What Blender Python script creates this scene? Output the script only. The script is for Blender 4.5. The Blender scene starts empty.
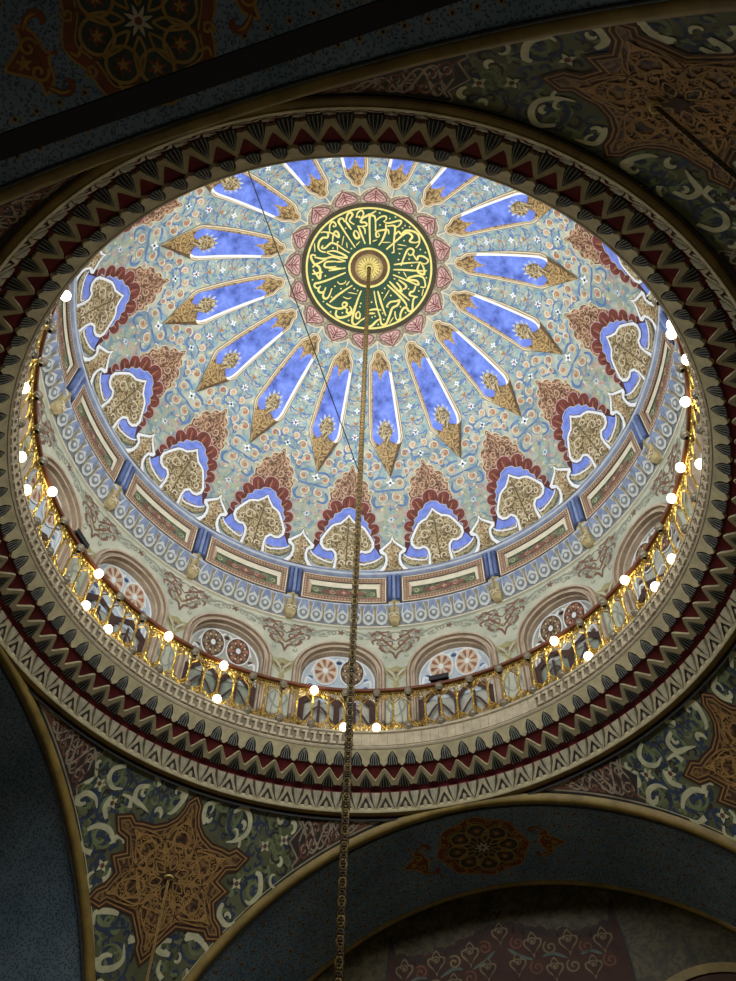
import bpy, bmesh, math, random
from math import sin, cos, pi, radians as rad, sqrt, atan2, hypot
from mathutils import Vector, Matrix
from mathutils.geometry import delaunay_2d_cdt
random.seed(7)
scene = bpy.context.scene
COL = scene.collection
S = 5.0                       # one unit = radius of the ring under the dome = 5 m
ZO = 1.84543                  # camera eye (1.6 m) lies this many units below the ring
def W(x, y, z): return Vector((x*S, y*S, (z+ZO)*S+1.6))
def wz(z): return (z+ZO)*S+1.6
ZC, RD = 0.8615, 1.0255       # dome sphere: centre height, radius
def AZ(k): return rad(70-22.5*k)   # azimuth of bay k (0 = far window)
# ------------------------------------------------------------------ materials
MATS = {}
def nodes(name):
    m = bpy.data.materials.new(name); m.use_nodes = True
    nt = m.node_tree; b = nt.nodes['Principled BSDF']; MATS[name] = m
    return m, nt, b
def ramp(nt, stops, fac, interp='LINEAR'):
    r = nt.nodes.new('ShaderNodeValToRGB'); r.color_ramp.interpolation = interp
    el = r.color_ramp.elements
    while len(el) < len(stops): el.new(0.5)
    for e, (p, c) in zip(el, stops): e.position = p; e.color = (*c, 1)
    nt.links.new(fac, r.inputs['Fac']); return r.outputs['Color']
def tex(nt, kind, scale, vec=None, **kw):
    n = nt.nodes.new(kind); n.inputs['Scale'].default_value = scale
    for k, v in kw.items(): n.inputs[k].default_value = v
    if vec is None:
        t = nt.nodes.get('TC') or nt.nodes.new('ShaderNodeTexCoord'); t.name = 'TC'; vec = t.outputs['Object']
    nt.links.new(vec, n.inputs['Vector']); return n
def mixc(nt, fac, a, b, mode='MIX'):
    n = nt.nodes.new('ShaderNodeMix'); n.data_type = 'RGBA'; n.blend_type = mode
    for sock, v in ((n.inputs[0], fac), (n.inputs[6], a), (n.inputs[7], b)):
        if hasattr(v, 'links'): nt.links.new(v, sock)
        elif isinstance(v, tuple): sock.default_value = (*v, 1)
        else: sock.default_value = v
    return n.outputs[2]
def warp(nt, scale, amount):
    n = tex(nt, 'ShaderNodeTexNoise', scale, Detail=2.0)
    t = nt.nodes['TC'].outputs['Object']
    s = nt.nodes.new('ShaderNodeVectorMath'); s.operation = 'SCALE'; s.inputs['Scale'].default_value = amount
    nt.links.new(n.outputs['Color'], s.inputs[0])
    a = nt.nodes.new('ShaderNodeVectorMath'); a.operation = 'ADD'
    nt.links.new(t, a.inputs[0]); nt.links.new(s.outputs[0], a.inputs[1]); return a.outputs[0]
def lum(c, f): return tuple(min(1, x*f) for x in c)
def paint_mat(name, c, var=.25, scale=6, rough=.75, metal=0.0, emit=None, c2=None, bump=0):
    """aged paint: a colour broken by two scales of noise"""
    m, nt, b = nodes(name)
    n1 = tex(nt, 'ShaderNodeTexNoise', scale, Detail=6.0, Roughness=.65)
    col = ramp(nt, [(.3, lum(c, 1-var)), (.7, lum(c2 or c, 1+var))], n1.outputs['Fac'])
    nt.links.new(col, b.inputs['Base Color'])
    b.inputs['Roughness'].default_value = rough; b.inputs['Metallic'].default_value = metal
    if emit: b.inputs['Emission Color'].default_value = (*emit[0], 1); b.inputs['Emission Strength'].default_value = emit[1]
    if bump:
        bp = nt.nodes.new('ShaderNodeBump'); bp.inputs['Strength'].default_value = bump; bp.inputs['Distance'].default_value = .02
        nt.links.new(n1.outputs['Fac'], bp.inputs['Height']); nt.links.new(bp.outputs[0], b.inputs['Normal'])
    return m
def ornate(name, dark, base, light, scale, rough=.6, metal=0.0, freq=9.0, var=.5):
    """painted or gilt foliage: curling bands round warped cells"""
    m, nt, b = nodes(name)
    tex(nt, 'ShaderNodeTexNoise', scale, Detail=1.0)
    wv = warp(nt, scale*.9, .9/scale)
    v = tex(nt, 'ShaderNodeTexNoise', scale*.75, wv, Detail=1.5)
    mm = nt.nodes.new('ShaderNodeMath'); mm.operation = 'MULTIPLY'; mm.inputs[1].default_value = freq*4.2
    nt.links.new(v.outputs['Fac'], mm.inputs[0])
    sn = nt.nodes.new('ShaderNodeMath'); sn.operation = 'SINE'; nt.links.new(mm.outputs[0], sn.inputs[0])
    ad = nt.nodes.new('ShaderNodeMath'); ad.operation = 'MULTIPLY_ADD'; ad.inputs[1].default_value = .5; ad.inputs[2].default_value = .5
    nt.links.new(sn.outputs[0], ad.inputs[0])
    c1 = ramp(nt, [(0, dark), (.3, base), (.62, base), (1, light)], ad.outputs[0])
    n2 = tex(nt, 'ShaderNodeTexNoise', scale*.35, Detail=5.0)
    c2 = ramp(nt, [(.3, (1-var, 1-var, 1-var)), (.7, (1, 1, 1))], n2.outputs['Fac'])
    col = mixc(nt, 1.0, c1, c2, 'MULTIPLY')
    nt.links.new(col, b.inputs['Base Color'])
    b.inputs['Roughness'].default_value = rough; b.inputs['Metallic'].default_value = metal
    return m
# dome palette
ornate('aqua_ground', (.22, .31, .35), (.40, .47, .41), (.54, .54, .41), 3.6, rough=.75, freq=5, var=.3)
paint_mat('pale_green', (.36, .42, .30), .3, 5)
paint_mat('blue', (.075, .135, .56), .4, 3.5, c2=(.16, .24, .70))
paint_mat('periwinkle', (.12, .19, .62), .25, 4, c2=(.20, .27, .72))
paint_mat('white', (.80, .82, .84), .08, 5)
paint_mat('cream', (.66, .58, .42), .15, 7)
paint_mat('gold_line', (.40, .27, .12), .3, 9)
ornate('gold_field', (.10, .05, .012), (.39, .235, .075), (.58, .41, .18), 9.0)
ornate('gold_leaf', (.11, .06, .02), (.40, .29, .12), (.66, .57, .36), 8.0, freq=12)
paint_mat('rust', (.40, .18, .09), .3, 7)
paint_mat('rust_pale', (.52, .34, .21), .25, 7)
paint_mat('lobe_red', (.17, .038, .024), .5, 8)
paint_mat('lobe_dark', (.085, .018, .014), .3, 8)
ornate('lattice', (.07, .022, .012), (.26, .11, .05), (.50, .34, .20), 9.0, freq=12)
paint_mat('scroll_blue', (.10, .19, .38), .35, 6)
paint_mat('scroll_teal', (.22, .36, .40), .3, 6)
paint_mat('sage', (.40, .42, .24), .25, 6)
paint_mat('pink', (.52, .30, .27), .3, 8)
paint_mat('plum', (.16, .05, .055), .3, 8)
ornate('olive_tan', (.20, .14, .09), (.37, .29, .19), (.52, .43, .31), 10.0)
paint_mat('black_line', (.02, .018, .015), .2, 8)
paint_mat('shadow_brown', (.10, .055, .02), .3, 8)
paint_mat('medal_green', (.006, .050, .020), .3, 5, rough=.5)
paint_mat('medal_rim', (.045, .035, .012), .3, 8)
paint_mat('letter_gold', (.80, .66, .20), .15, 12, rough=.45)
ornate('boss_gold', (.10, .05, .01), (.55, .38, .09), (.95, .80, .35), 26.0, rough=.35, metal=.4, freq=14)
paint_mat('boss_brown', (.11, .06, .02), .4, 10)
# drum palette
paint_mat('drum_plaster', (.46, .50, .38), .22, 1.6, c2=(.52, .50, .38))
paint_mat('drum_motif', (.20, .105, .065), .35, 8)
paint_mat('drum_grey', (.29, .30, .23), .2, 8)
paint_mat('bud', (.36, .32, .15), .3, 8)
paint_mat('stone_arch', (.42, .31, .21), .18, 5, c2=(.50, .40, .29))
paint_mat('stone_dark', (.32, .235, .155), .25, 6)
paint_mat('tracery', (.50, .57, .62), .15, 5)
paint_mat('tracery_line', (.78, .80, .80), .1, 5)
paint_mat('rose_red', (.32, .13, .075), .4, 9)
paint_mat('rose_brown', (.10, .05, .025), .4, 9)
paint_mat('rose_cream', (.62, .50, .36), .25, 9)
paint_mat('rose_tan', (.27, .19, .10), .3, 9)
paint_mat('wood_dark', (.055, .02, .012), .4, 6, rough=.45)
paint_mat('pane_pale', (.42, .41, .34), .3, 4, rough=.2)
paint_mat('pane_green', (.24, .27, .20), .4, 4, rough=.2)
paint_mat('frieze_frame', (.26, .145, .085), .3, 9)
paint_mat('frieze_bead', (.52, .36, .24), .2, 9)
paint_mat('frieze_cream', (.72, .65, .48), .12, 6)
ornate('frieze_green', (.05, .08, .03), (.16, .20, .10), (.24, .26, .15), 7.0)
paint_mat('frieze_red', (.20, .085, .06), .4, 9)
paint_mat('pilaster_blue', (.10, .14, .30), .35, 7)
paint_mat('pilaster_dark', (.035, .05, .11), .3, 7)
paint_mat('pilaster_light', (.22, .29, .48), .25, 7)
paint_mat('corbel_gold', (.42, .34, .17), .3, 8)
paint_mat('acanthus_grey', (.20, .215, .22), .3, 8)
paint_mat('acanthus_white', (.56, .58, .55), .12, 8)
paint_mat('acanthus_olive', (.30, .24, .12), .3, 8)
paint_mat('mould_blue', (.22, .26, .36), .3, 6)
paint_mat('mould_white', (.46, .49, .53), .15, 6)
# cornice
paint_mat('carved_cream', (.54, .46, .265), .25, 5, bump=.1)
paint_mat('carved_red', (.17, .014, .020), .3, 5)
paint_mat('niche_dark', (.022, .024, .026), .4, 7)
paint_mat('fan_stone', (.34, .29, .175), .35, 7)
paint_mat('fan_dark', (.06, .05, .036), .3, 7)  # dark brown backing behind the fan row
paint_mat('niche_rib', (.36, .36, .30), .25, 7)
paint_mat('fret_stone', (.48, .40, .27), .25, 7)
paint_mat('fret_recess', (.20, .16, .10), .25, 7)
paint_mat('gilt_mould', (.22, .145, .030), .35, 2.5, rough=.55, c2=(.28, .19, .045))
# railing, lamps, chain
paint_mat('brass', (.58, .39, .085), .45, 14, rough=.3, metal=.85)
paint_mat('handrail', (.16, .045, .016), .3, 8, rough=.4)
paint_mat('bulb_lit', (1, .95, .85), .02, 5, emit=((1, .87, .62), 7))
paint_mat('bulb_off', (.20, .165, .11), .2, 8, rough=.15)
paint_mat('black_metal', (.012, .012, .013), .2, 6, rough=.5)
paint_mat('chain_gilt', (.30, .20, .055), .5, 12, rough=.4, metal=.5)
paint_mat('chain_bronze', (.10, .062, .02), .6, 9, rough=.4, metal=.4)
paint_mat('iron', (.006, .006, .007), .2, 4, rough=.8)
# pendentives, arches
paint_mat('pend_olive', (.115, .12, .055), .3, 2.5)
paint_mat('pend_cream', (.62, .60, .37), .25, 5)
paint_mat('pend_navy', (.035, .055, .10), .4, 4)
paint_mat('pend_leaf', (.19, .23, .10), .3, 4)
ornate('star_brown', (.045, .018, .006), (.15, .07, .020), (.36, .20, .065), 5.5, freq=10)
paint_mat('star_gold', (.40, .22, .065), .3, 5)
paint_mat('star_dark', (.060, .022, .008), .3, 5)
paint_mat('cart_dark', (.035, .028, .022), .3, 5)
paint_mat('cart_line', (.36, .28, .19), .3, 5)
paint_mat('cart_red', (.17, .06, .035), .3, 5)
paint_mat('pend_edge', (.03, .03, .025), .3, 5)
paint_mat('med_red', (.22, .065, .022), .35, 4)
paint_mat('med_gold', (.42, .25, .06), .3, 5)
paint_mat('med_green', (.05, .06, .045), .35, 4)
ornate('lunette_ground', (.055, .043, .015), (.105, .080, .030), (.13, .10, .04), 9.0, freq=5)
paint_mat('lun_red', (.055, .018, .010), .4, 4)
paint_mat('lun_line', (.20, .15, .075), .3, 4)
paint_mat('lun_green', (.10, .13, .10), .3, 4)
def soffit_mat():
    """blue-grey arch lining closely sprigged in dark arabesque"""
    m, nt, b = nodes('soffit_blue')
    n = tex(nt, 'ShaderNodeTexNoise', 1.3, Detail=4.0)
    ground = ramp(nt, [(.3, (.14, .22, .29)), (.7, (.25, .34, .41))], n.outputs['Fac'])
    wv = warp(nt, 12, .05)
    v = tex(nt, 'ShaderNodeTexVoronoi', 30, wv)
    lines = ramp(nt, [(.0, (1, 1, 1)), (.17, (.9, .9, .9)), (.24, (.25, .25, .27)), (.36, (.32, .32, .33)), (.44, (1, 1, 1))], v.outputs['Distance'])
    col = mixc(nt, 1.0, ground, lines, 'MULTIPLY')
    nt.links.new(col, b.inputs['Base Color']); b.inputs['Roughness'].default_value = .8
    return m
soffit_mat()
# ------------------------------------------------------------------ objects
def mesh_obj(name, verts, faces, mats, mis, parent=None, smooth=False):
    me = bpy.data.meshes.new(name); me.from_pydata(verts, [], faces)
    for m in mats: me.materials.append(MATS[m])
    if mis: me.polygons.foreach_set('material_index', mis)
    if smooth: me.polygons.foreach_set('use_smooth', [True]*len(faces))
    me.update()
    o = bpy.data.objects.new(name, me); COL.objects.link(o)
    if parent: o.parent = parent
    return o
def tag(o, label=None, cat=None, group=None, kind=None):
    if label: o['label'] = label
    if cat: o['category'] = cat
    if group: o['group'] = group
    if kind: o['kind'] = kind
    return o
def empty(name, loc=(0, 0, 0), rz=0):
    o = bpy.data.objects.new(name, None); COL.objects.link(o); o.location = loc; o.rotation_euler = (0, 0, rz)
    o.empty_display_size = .1; return o
def copy_part(o, parent, rz=None):
    c = o.copy(); COL.objects.link(c); c.parent = parent
    if rz is not None: c.rotation_euler = (0, 0, rz)
    for ch in list(o.children):
        d = ch.copy(); COL.objects.link(d); d.parent = c
    return c
class MB:
    """collects faces with materials; build() makes them ONE mesh object"""
    def __init__(s): s.v = []; s.f = []; s.m = []; s.names = []
    def mi(s, n):
        if n not in s.names: s.names.append(n)
        return s.names.index(n)
    def add(s, vs, fs, mat):
        o = len(s.v); s.v += vs; i = s.mi(mat)
        for f in fs: s.f.append(tuple(a+o for a in f)); s.m.append(i)
    def build(s, name, parent=None, smooth=False): return mesh_obj(name, s.v, s.f, s.names, s.m, parent, smooth)
    def lathe(s, prof, mat, n=256, a0=0, a1=2*pi):
        closed = abs(a1-a0-2*pi) < 1e-6; m = n if closed else n+1; k = len(prof)
        vs = [W(r*cos(a0+(a1-a0)*i/n), r*sin(a0+(a1-a0)*i/n), z) for i in range(m) for r, z in prof]
        fs = []
        for i in range(n):
            j = (i+1) % m
            for q in range(k-1): fs.append((i*k+q, j*k+q, j*k+q+1, i*k+q+1))
        s.add(vs, fs, mat)
    def tube(s, pts, r, mat, n=6, cap=True):
        """round bar through world points; r number or list"""
        pts = [Vector(p) for p in pts]; L = len(pts); vs = []
        for i, p in enumerate(pts):
            t = (pts[min(i+1, L-1)]-pts[max(i-1, 0)]).normalized()
            u = t.orthogonal().normalized() if abs(t.z) > .95 else t.cross(Vector((0, 0, 1))).normalized()
            w = t.cross(u); rr = r[i] if isinstance(r, (list, tuple)) else r
            vs += [p+u*rr*cos(2*pi*k/n)+w*rr*sin(2*pi*k/n) for k in range(n)]
        fs = [(i*n+k, i*n+(k+1) % n, (i+1)*n+(k+1) % n, (i+1)*n+k) for i in range(L-1) for k in range(n)]
        if cap: fs += [tuple(range(n))[::-1], tuple(range((L-1)*n, L*n))]
        s.add(vs, fs, mat)
    def box(s, f, x0, x1, y0, y1, z0, z1, mat):
        vs = [f(x, y, z) for x in (x0, x1) for y in (y0, y1) for z in (z0, z1)]
        s.add(vs, [(0, 1, 3, 2), (4, 6, 7, 5), (0, 4, 5, 1), (2, 3, 7, 6), (0, 2, 6, 4), (1, 5, 7, 3)], mat)
    # ---- painting on a surface f(u, v, offset)
    def poly(s, f, loops, mat, off, h):
        if loops and not isinstance(loops[0][0], (tuple, list)): loops = [loops]
        vs, es = [], []
        for L in loops:
            rs = []
            for a, b in zip(L, L[1:]+L[:1]):
                k = max(1, int(math.ceil(hypot(b[0]-a[0], b[1]-a[1])/h)))
                rs += [(a[0]+(b[0]-a[0])*i/k, a[1]+(b[1]-a[1])*i/k) for i in range(k)]
            n0 = len(vs); vs += rs; es += [(n0+i, n0+(i+1) % len(rs)) for i in range(len(rs))]
        def inside(x, y):
            c = False
            for L in loops:
                for (x0, y0), (x1, y1) in zip(L, L[1:]+L[:1]):
                    if (y0 > y) != (y1 > y) and x < (x1-x0)*(y-y0)/(y1-y0)+x0: c = not c
            return c
        xs = [p[0] for p in vs]; ys = [p[1] for p in vs]
        x = min(xs)+h*.5
        while x < max(xs):
            y = min(ys)+h*.5
            while y < max(ys):
                if inside(x, y): vs.append((x, y))
                y += h
            x += h
        ov, oe, of = delaunay_2d_cdt([Vector(p) for p in vs], es, [], 0, 1e-5)[:3]
        fs = []
        for t in of:
            cx = sum(ov[i].x for i in t)/len(t); cy = sum(ov[i].y for i in t)/len(t)
            if inside(cx, cy): fs.append(tuple(t))
        s.add([f(p.x, p.y, off) for p in ov], fs, mat)
    def ribbon(s, f, pts, w, mat, off, taper=True, n=5, smooth=True):
        p = smoothline(pts, n) if smooth and len(pts) > 2 else resample(pts, n)
        L = len(p); vs = []
        for i, (x, y) in enumerate(p):
            a = p[max(i-1, 0)]; b = p[min(i+1, L-1)]; dx, dy = b[0]-a[0], b[1]-a[1]; d = hypot(dx, dy) or 1
            t = i/(L-1)
            ww = w*.5*((.25+.75*sin(pi*min(1, max(0, t)))**.6) if taper is True else (1 if not taper else taper(t)))
            vs += [f(x-dy/d*ww, y+dx/d*ww, off), f(x+dy/d*ww, y-dx/d*ww, off)]
        s.add(vs, [(2*i, 2*i+1, 2*i+3, 2*i+2) for i in range(L-1)], mat)
    def dot(s, f, c, r, mat, off, n=8, ry=None):
        vs = [f(c[0], c[1], off)]+[f(c[0]+r*cos(2*pi*i/n), c[1]+(ry or r)*sin(2*pi*i/n), off) for i in range(n)]
        s.add(vs, [(0, 1+i, 1+(i+1) % n) for i in range(n)], mat)
    def flower(s, f, c, r, mat, off, n=4, rot=0, core=None):
        vs = [f(c[0], c[1], off)]; m = n*4
        for i in range(m):
            rr = r*(1, .62, .38, .62)[i % 4]; a = rot+2*pi*i/m
            vs.append(f(c[0]+rr*cos(a), c[1]+rr*sin(a), off))
        s.add(vs, [(0, 1+i, 1+(i+1) % m) for i in range(m)], mat)
        if core: s.dot(f, c, r*.3, core, off+EPS)
EPS = .0009
def resample(pts, n):
    out = []
    for a, b in zip(pts, pts[1:]): out += [(a[0]+(b[0]-a[0])*i/n, a[1]+(b[1]-a[1])*i/n) for i in range(n)]
    return out+[pts[-1]]
def smoothline(pts, n=5):
    out = []; P = [pts[0]]+list(pts)+[pts[-1]]
    for i in range(1, len(P)-2):
        p0, p1, p2, p3 = P[i-1:i+3]
        for j in range(n):
            t = j/n
            out.append(tuple(.5*(2*p1[k]+(p2[k]-p0[k])*t+(2*p0[k]-5*p1[k]+4*p2[k]-p3[k])*t*t+(3*p1[k]-p0[k]-3*p2[k]+p3[k])*t**3) for k in (0, 1)))
    return out+[tuple(pts[-1])]
def smoothloop(pts, n=3):
    out = []; N = len(pts)
    for i in range(N):
        p0, p1, p2, p3 = pts[i-1], pts[i], pts[(i+1) % N], pts[(i+2) % N]
        for j in range(n):
            t = j/n
            out.append(tuple(.5*(2*p1[k]+(p2[k]-p0[k])*t+(2*p0[k]-5*p1[k]+4*p2[k]-p3[k])*t*t+(3*p1[k]-p0[k]-3*p2[k]+p3[k])*t**3) for k in (0, 1)))
    return out
def inset(pts, d):
    A = sum(a[0]*b[1]-b[0]*a[1] for a, b in zip(pts, pts[1:]+pts[:1])); sg = 1 if A > 0 else -1
    out = []; N = len(pts)
    for i in range(N):
        a, p, b = pts[i-1], pts[i], pts[(i+1) % N]
        n1 = (-(p[1]-a[1]), p[0]-a[0]); n2 = (-(b[1]-p[1]), b[0]-p[0])
        l1 = hypot(*n1) or 1; l2 = hypot(*n2) or 1
        nx, ny = n1[0]/l1+n2[0]/l2, n1[1]/l1+n2[1]/l2; l = hypot(nx, ny) or 1
        m = min(1.6, 2/max(l, .5))
        out.append((p[0]+sg*d*m*nx/l, p[1]+sg*d*m*ny/l))
    return out
def mir(right):            # right-hand half (top to bottom) -> closed symmetric outline
    return right+[(-x, y) for x, y in reversed(right) if abs(x) > 1e-6]
def spiral(c, r, a0, turns, dirn=1, n=14, r1=.12):
    return [(c[0]+(r+(r*r1-r)*i/n)*cos(a0+dirn*turns*2*pi*i/n), c[1]+(r+(r*r1-r)*i/n)*sin(a0+dirn*turns*2*pi*i/n)) for i in range(n+1)]
def ring(c, r, n=20, ry=None): return [(c[0]+r*cos(2*pi*i/n), c[1]+(ry or r)*sin(2*pi*i/n)) for i in range(n)]
P_FLOOD, P_CHAND_FILL, P_DAY = 305, 104, 98
# ================================================================== DOME (ceiling)
def f_dome(w, p, off):
    p = max(p, .05); a = -rad(w)/sin(rad(p)); r = RD-off
    return W(r*sin(rad(p))*cos(a), r*sin(rad(p))*sin(a), ZC+r*cos(rad(p)))
def f_cap(x, y, off):      # near the apex: x, y are polar degrees along the world axes
    p = hypot(x, y); a = atan2(y, x); r = RD-off
    return W(r*sin(rad(p))*cos(a), r*sin(rad(p))*sin(a), ZC+r*cos(rad(p)))
H = 1.1
b = MB()
b.lathe([(RD*sin(rad(p)), ZC+RD*cos(rad(p))) for p in [.01]+[1.2*i for i in range(1, 64)]], 'aqua_ground', 256)
dome = b.build('ceiling', None, True)
tag(dome, 'painted dome of pale aqua plaster with blue rays and scalloped red arches', 'dome', kind='structure')
def ladder(o, n=16, half=False):
    """sixteen turned copies of one painted bay under the same parent"""
    ks = [k+(.5 if half else 0) for k in range(-8, 8)]
    o.rotation_euler = (0, 0, AZ(ks[0]))
    for k in ks[1:]: copy_part(o, o.parent, AZ(k))
# --- one blue ray
def ray_panel():
    m = MB(); E = EPS
    out = [(.15, 19.25), (1.0, 19.6), (1.65, 20.2), (1.75, 21.1), (2.3, 21.9), (2.75, 22.7), (3.0, 25.5), (3.75, 32.5), (4.3, 40.6), (3.85, 41.7),
           (2.2, 45.5), (.45, 50.1), (-1.05, 46.9), (-2.7, 43.1), (-3.5, 41.6), (-3.9, 40.4), (-3.5, 32.6), (-2.85, 25.9), (-2.55, 22.8), (-2.1, 21.9), (-1.5, 21.1), (-1.35, 20.2), (-.7, 19.55)]
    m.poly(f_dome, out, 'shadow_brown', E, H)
    m.poly(f_dome, inset(out, .12), 'cream', 2*E, H)
    m.poly(f_dome, inset(out, .40), 'gold_line', 3*E, H)
    m.poly(f_dome, inset(out, .62), 'cream', 4*E, H)
    m.poly(f_dome, inset(out, .74), 'gold_field', 5*E, H)
    blue = [(-1.75, 25.0), (-1.2, 23.9), (-.55, 24.8), (-.05, 27.0), (.7, 25.0), (1.6, 24.2), (2.2, 24.9), (2.6, 32.2), (3.2, 39.2), (2.95, 41.4), (2.3, 41.95),
            (1.2, 41.3), (.75, 40.6), (-.5, 40.7), (-.9, 41.4), (-1.5, 42.0), (-2.7, 41.1), (-3.1, 40.2), (-2.3, 31.8)]
    base = m.build('ray_panel', dome); m = MB()
    m.poly(f_dome, blue, 'blue', 6*E, H)
    m.poly(f_dome, [(2.12, 24.9), (2.75, 25.3), (3.62, 40.0), (3.3, 42.0), (2.45, 42.2), (3.02, 41.0), (3.1, 39.6)], 'white', 7*E, H)
    m.ribbon(f_dome, [(.3, 25.4), (.25, 28.5), (.4, 30.2)], .22, 'periwinkle', 7*E)
    m.build('blue_field', base); m = MB()
    for i in range(7):       # pale petals about the vase
        a = pi*(1.0+i/6.0); m.ribbon(f_dome, [(.15+1.4*cos(a), 39.0+1.7*sin(a)), (.15+2.25*cos(a), 38.8+3.1*sin(a))], .5, 'mould_white', 7*E)
    m.poly(f_dome, smoothloop([(.15, 36.4), (1.15, 37.2), (1.8, 38.8), (1.4, 40.2), (.6, 41.1), (.25, 42.3), (-.15, 41.1), (-1.15, 40.2), (-1.55, 38.8), (-.85, 37.2)]), 'gold_leaf', 8*E, H)
    m.build('painted_vase', base); m = MB()
    kite = [(-2.8, 42.3), (-1.2, 42.15), (.2, 42.6), (1.5, 42.1), (3.75, 41.8), (2.2, 45.4), (.45, 49.9), (-1.0, 46.8)]
    m.poly(f_dome, kite, 'gold_field', 6*E, H)
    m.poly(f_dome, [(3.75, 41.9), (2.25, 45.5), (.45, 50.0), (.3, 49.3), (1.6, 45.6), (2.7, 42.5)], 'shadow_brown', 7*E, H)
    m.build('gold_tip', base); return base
ladder(ray_panel(), half=True)
# --- one scalloped arch
def arch_motif():
    m = MB(); E = EPS
    lat = mir([(0, 46.9), (.55, 47.8), (.75, 48.6), (1.5, 48.8), (2.2, 49.5), (2.25, 50.5), (3.1, 50.7), (3.9, 51.6), (3.9, 52.9), (4.5, 53.6), (4.75, 54.8), (4.5, 55.9), (5.2, 57.4), (4.2, 59.5), (0, 57.5)])
    m.poly(f_dome, inset(smoothloop(lat, 2), -.2), 'cream', E*.6, H); m.poly(f_dome, smoothloop(lat, 2), 'lattice', E, H)
    rs = random.Random(3)
    for sx in (-1, 1):
        for c, r, a0, d in (((1.5, 50.4), .9, 4.4, 1), ((3.0, 52.6), .95, 4.0, 1), ((1.15, 53.0), .95, 2.0, -1), ((3.6, 55.0), .8, 4.5, 1), ((1.9, 54.7), .6, 1.0, 1), ((4.6, 57.4), .6, 4.2, 1)):
            sp = spiral((sx*c[0], c[1]), r, a0 if sx > 0 else pi-a0, 1.2, d*sx)
            m.ribbon(f_dome, sp, .34, 'rust_pale', 2*E, lambda t: 1-.5*t)
            m.dot(f_dome, (sx*c[0], c[1]), .26, 'plum', 3*E)
        m.ribbon(f_dome, [(0, 47.4), (sx*1.3, 49.6), (sx*2.7, 51.6), (sx*3.3, 53.4), (sx*3.9, 55.2)], .2, 'rust_pale', 2*E, False)
    base = m.build('scalloped_arch', dome); m = MB()
    C = (0, 66.2)
    lobes = [((0, 54.6), 1.75, 0), ((3.55, 56.1), 1.4, 0), ((5.6, 58.9), 1.4, 0), ((7.0, 62.2), 1.35, 0), ((7.5, 65.6), 1.05, 0)]
    under = mir([(0, 56.6), (1.6, 57.0), (3.8, 58.6), (5.6, 61.5), (6.6, 64.5), (7.6, 67.2), (7.6, 70.5), (0, 70)])
    m.poly(f_dome, under, 'lobe_dark', 2*E, H)
    for (tx, ty), hw, _ in lobes:
        for sx in ((1, -1) if tx else (1,)):
            X, Y = sx*tx, ty; dx, dy = C[0]-X, C[1]-Y; L = hypot(dx, dy); dx /= L; dy /= L; nx, ny = -dy, dx
            def P(a, l): return (X+nx*a+dx*l, Y+ny*a+dy*l)
            def lobe(h, top, ln): return [P(h*sin(t), top+h-h*cos(t)) for t in [pi*i/8-pi/2 for i in range(9)]][:]+[P(h*.85, ln), P(-h*.85, ln)]
            m.poly(f_dome, lobe(hw+.22, -.2, 4.0), 'pink', 3*E, H)
            m.poly(f_dome, lobe(hw, .05, 4.0), 'lobe_dark', 4*E, H)
            m.poly(f_dome, lobe(hw-.16, .2, 3.6), 'lobe_red', 5*E, H)
            for q in (-.45, .1, .5):
                m.ribbon(f_dome, [P(hw*q, .7+abs(q)*.5), P(hw*q*.8, 3.4)], .22, 'rust' if q == .1 else 'lobe_dark', 6*E)
    m.build('red_lobes', base); m = MB()
    zig = [(0, 57.6)]; n = 6
    pts = [(1.5, 58.1), (2.0, 59.0), (3.3, 59.6), (3.5, 60.7), (4.5, 61.4), (4.5, 62.5), (5.3, 63.4), (5.2, 64.6), (6.2, 65.6), (6.2, 67.4), (7.4, 69.6), (8.4, 71.2), (7.6, 71.9), (0, 71.5)]
    m.poly(f_dome, mir(zig+pts), 'periwinkle', 7*E, H)
    m.ribbon(f_dome, [(-x, y) for x, y in reversed(pts[:10])]+zig+pts[:10], .2, 'mould_white', 8*E, False, smooth=False, n=1)
    for sx in (-1, 1):       # olive leaves lying under the blue
        m.poly(f_dome, smoothloop([(sx*2.4, 73.7), (sx*2.9, 71.7), (sx*4.6, 71.6), (sx*6.6, 71.0), (sx*8.6, 70.7), (sx*7.9, 72.3), (sx*5.9, 73.5)]), 'gold_leaf', 8*E, H)
        m.ribbon(f_dome, [(sx*2.75, 70.8), (sx*2.9, 72.0), (sx*3.6, 72.4), (sx*5.0, 72.1), (sx*6.6, 71.5), (sx*7.8, 70.6), (sx*8.4, 69.6)], .42, 'white', 9*E); m.ribbon(f_dome, [(sx*3.0, 73.4), (sx*4.8, 73.1), (sx*6.8, 72.5), (sx*8.2, 71.4)], .25, 'sage', 9*E)
    m.build('blue_field', base); m = MB()
    arch = mir([(.0, 59.3), (.7, 60.3), (1.9, 61.6), (3.0, 62.0), (3.9, 62.6), (4.7, 63.8), (5.5, 65.2), (6.2, 66.5), (6.25, 67.9), (5.5, 69.1), (4.4, 69.5), (3.4, 69.2), (2.75, 70.0), (2.6, 71.4), (2.9, 73.9)])
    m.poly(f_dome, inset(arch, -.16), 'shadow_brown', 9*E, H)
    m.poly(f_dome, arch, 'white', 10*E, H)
    inn = mir([(.0, 60.1), (.6, 60.9), (1.7, 62.1), (2.9, 62.55), (3.6, 63.1), (4.3, 64.2), (5.0, 65.4), (5.6, 66.7), (5.6, 67.7), (5.1, 68.5), (4.4, 68.85), (3.3, 68.6), (2.3, 69.6), (2.05, 71.4), (2.3, 74.2)])
    m.poly(f_dome, inn, 'gold_leaf', 11*E, H)
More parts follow.
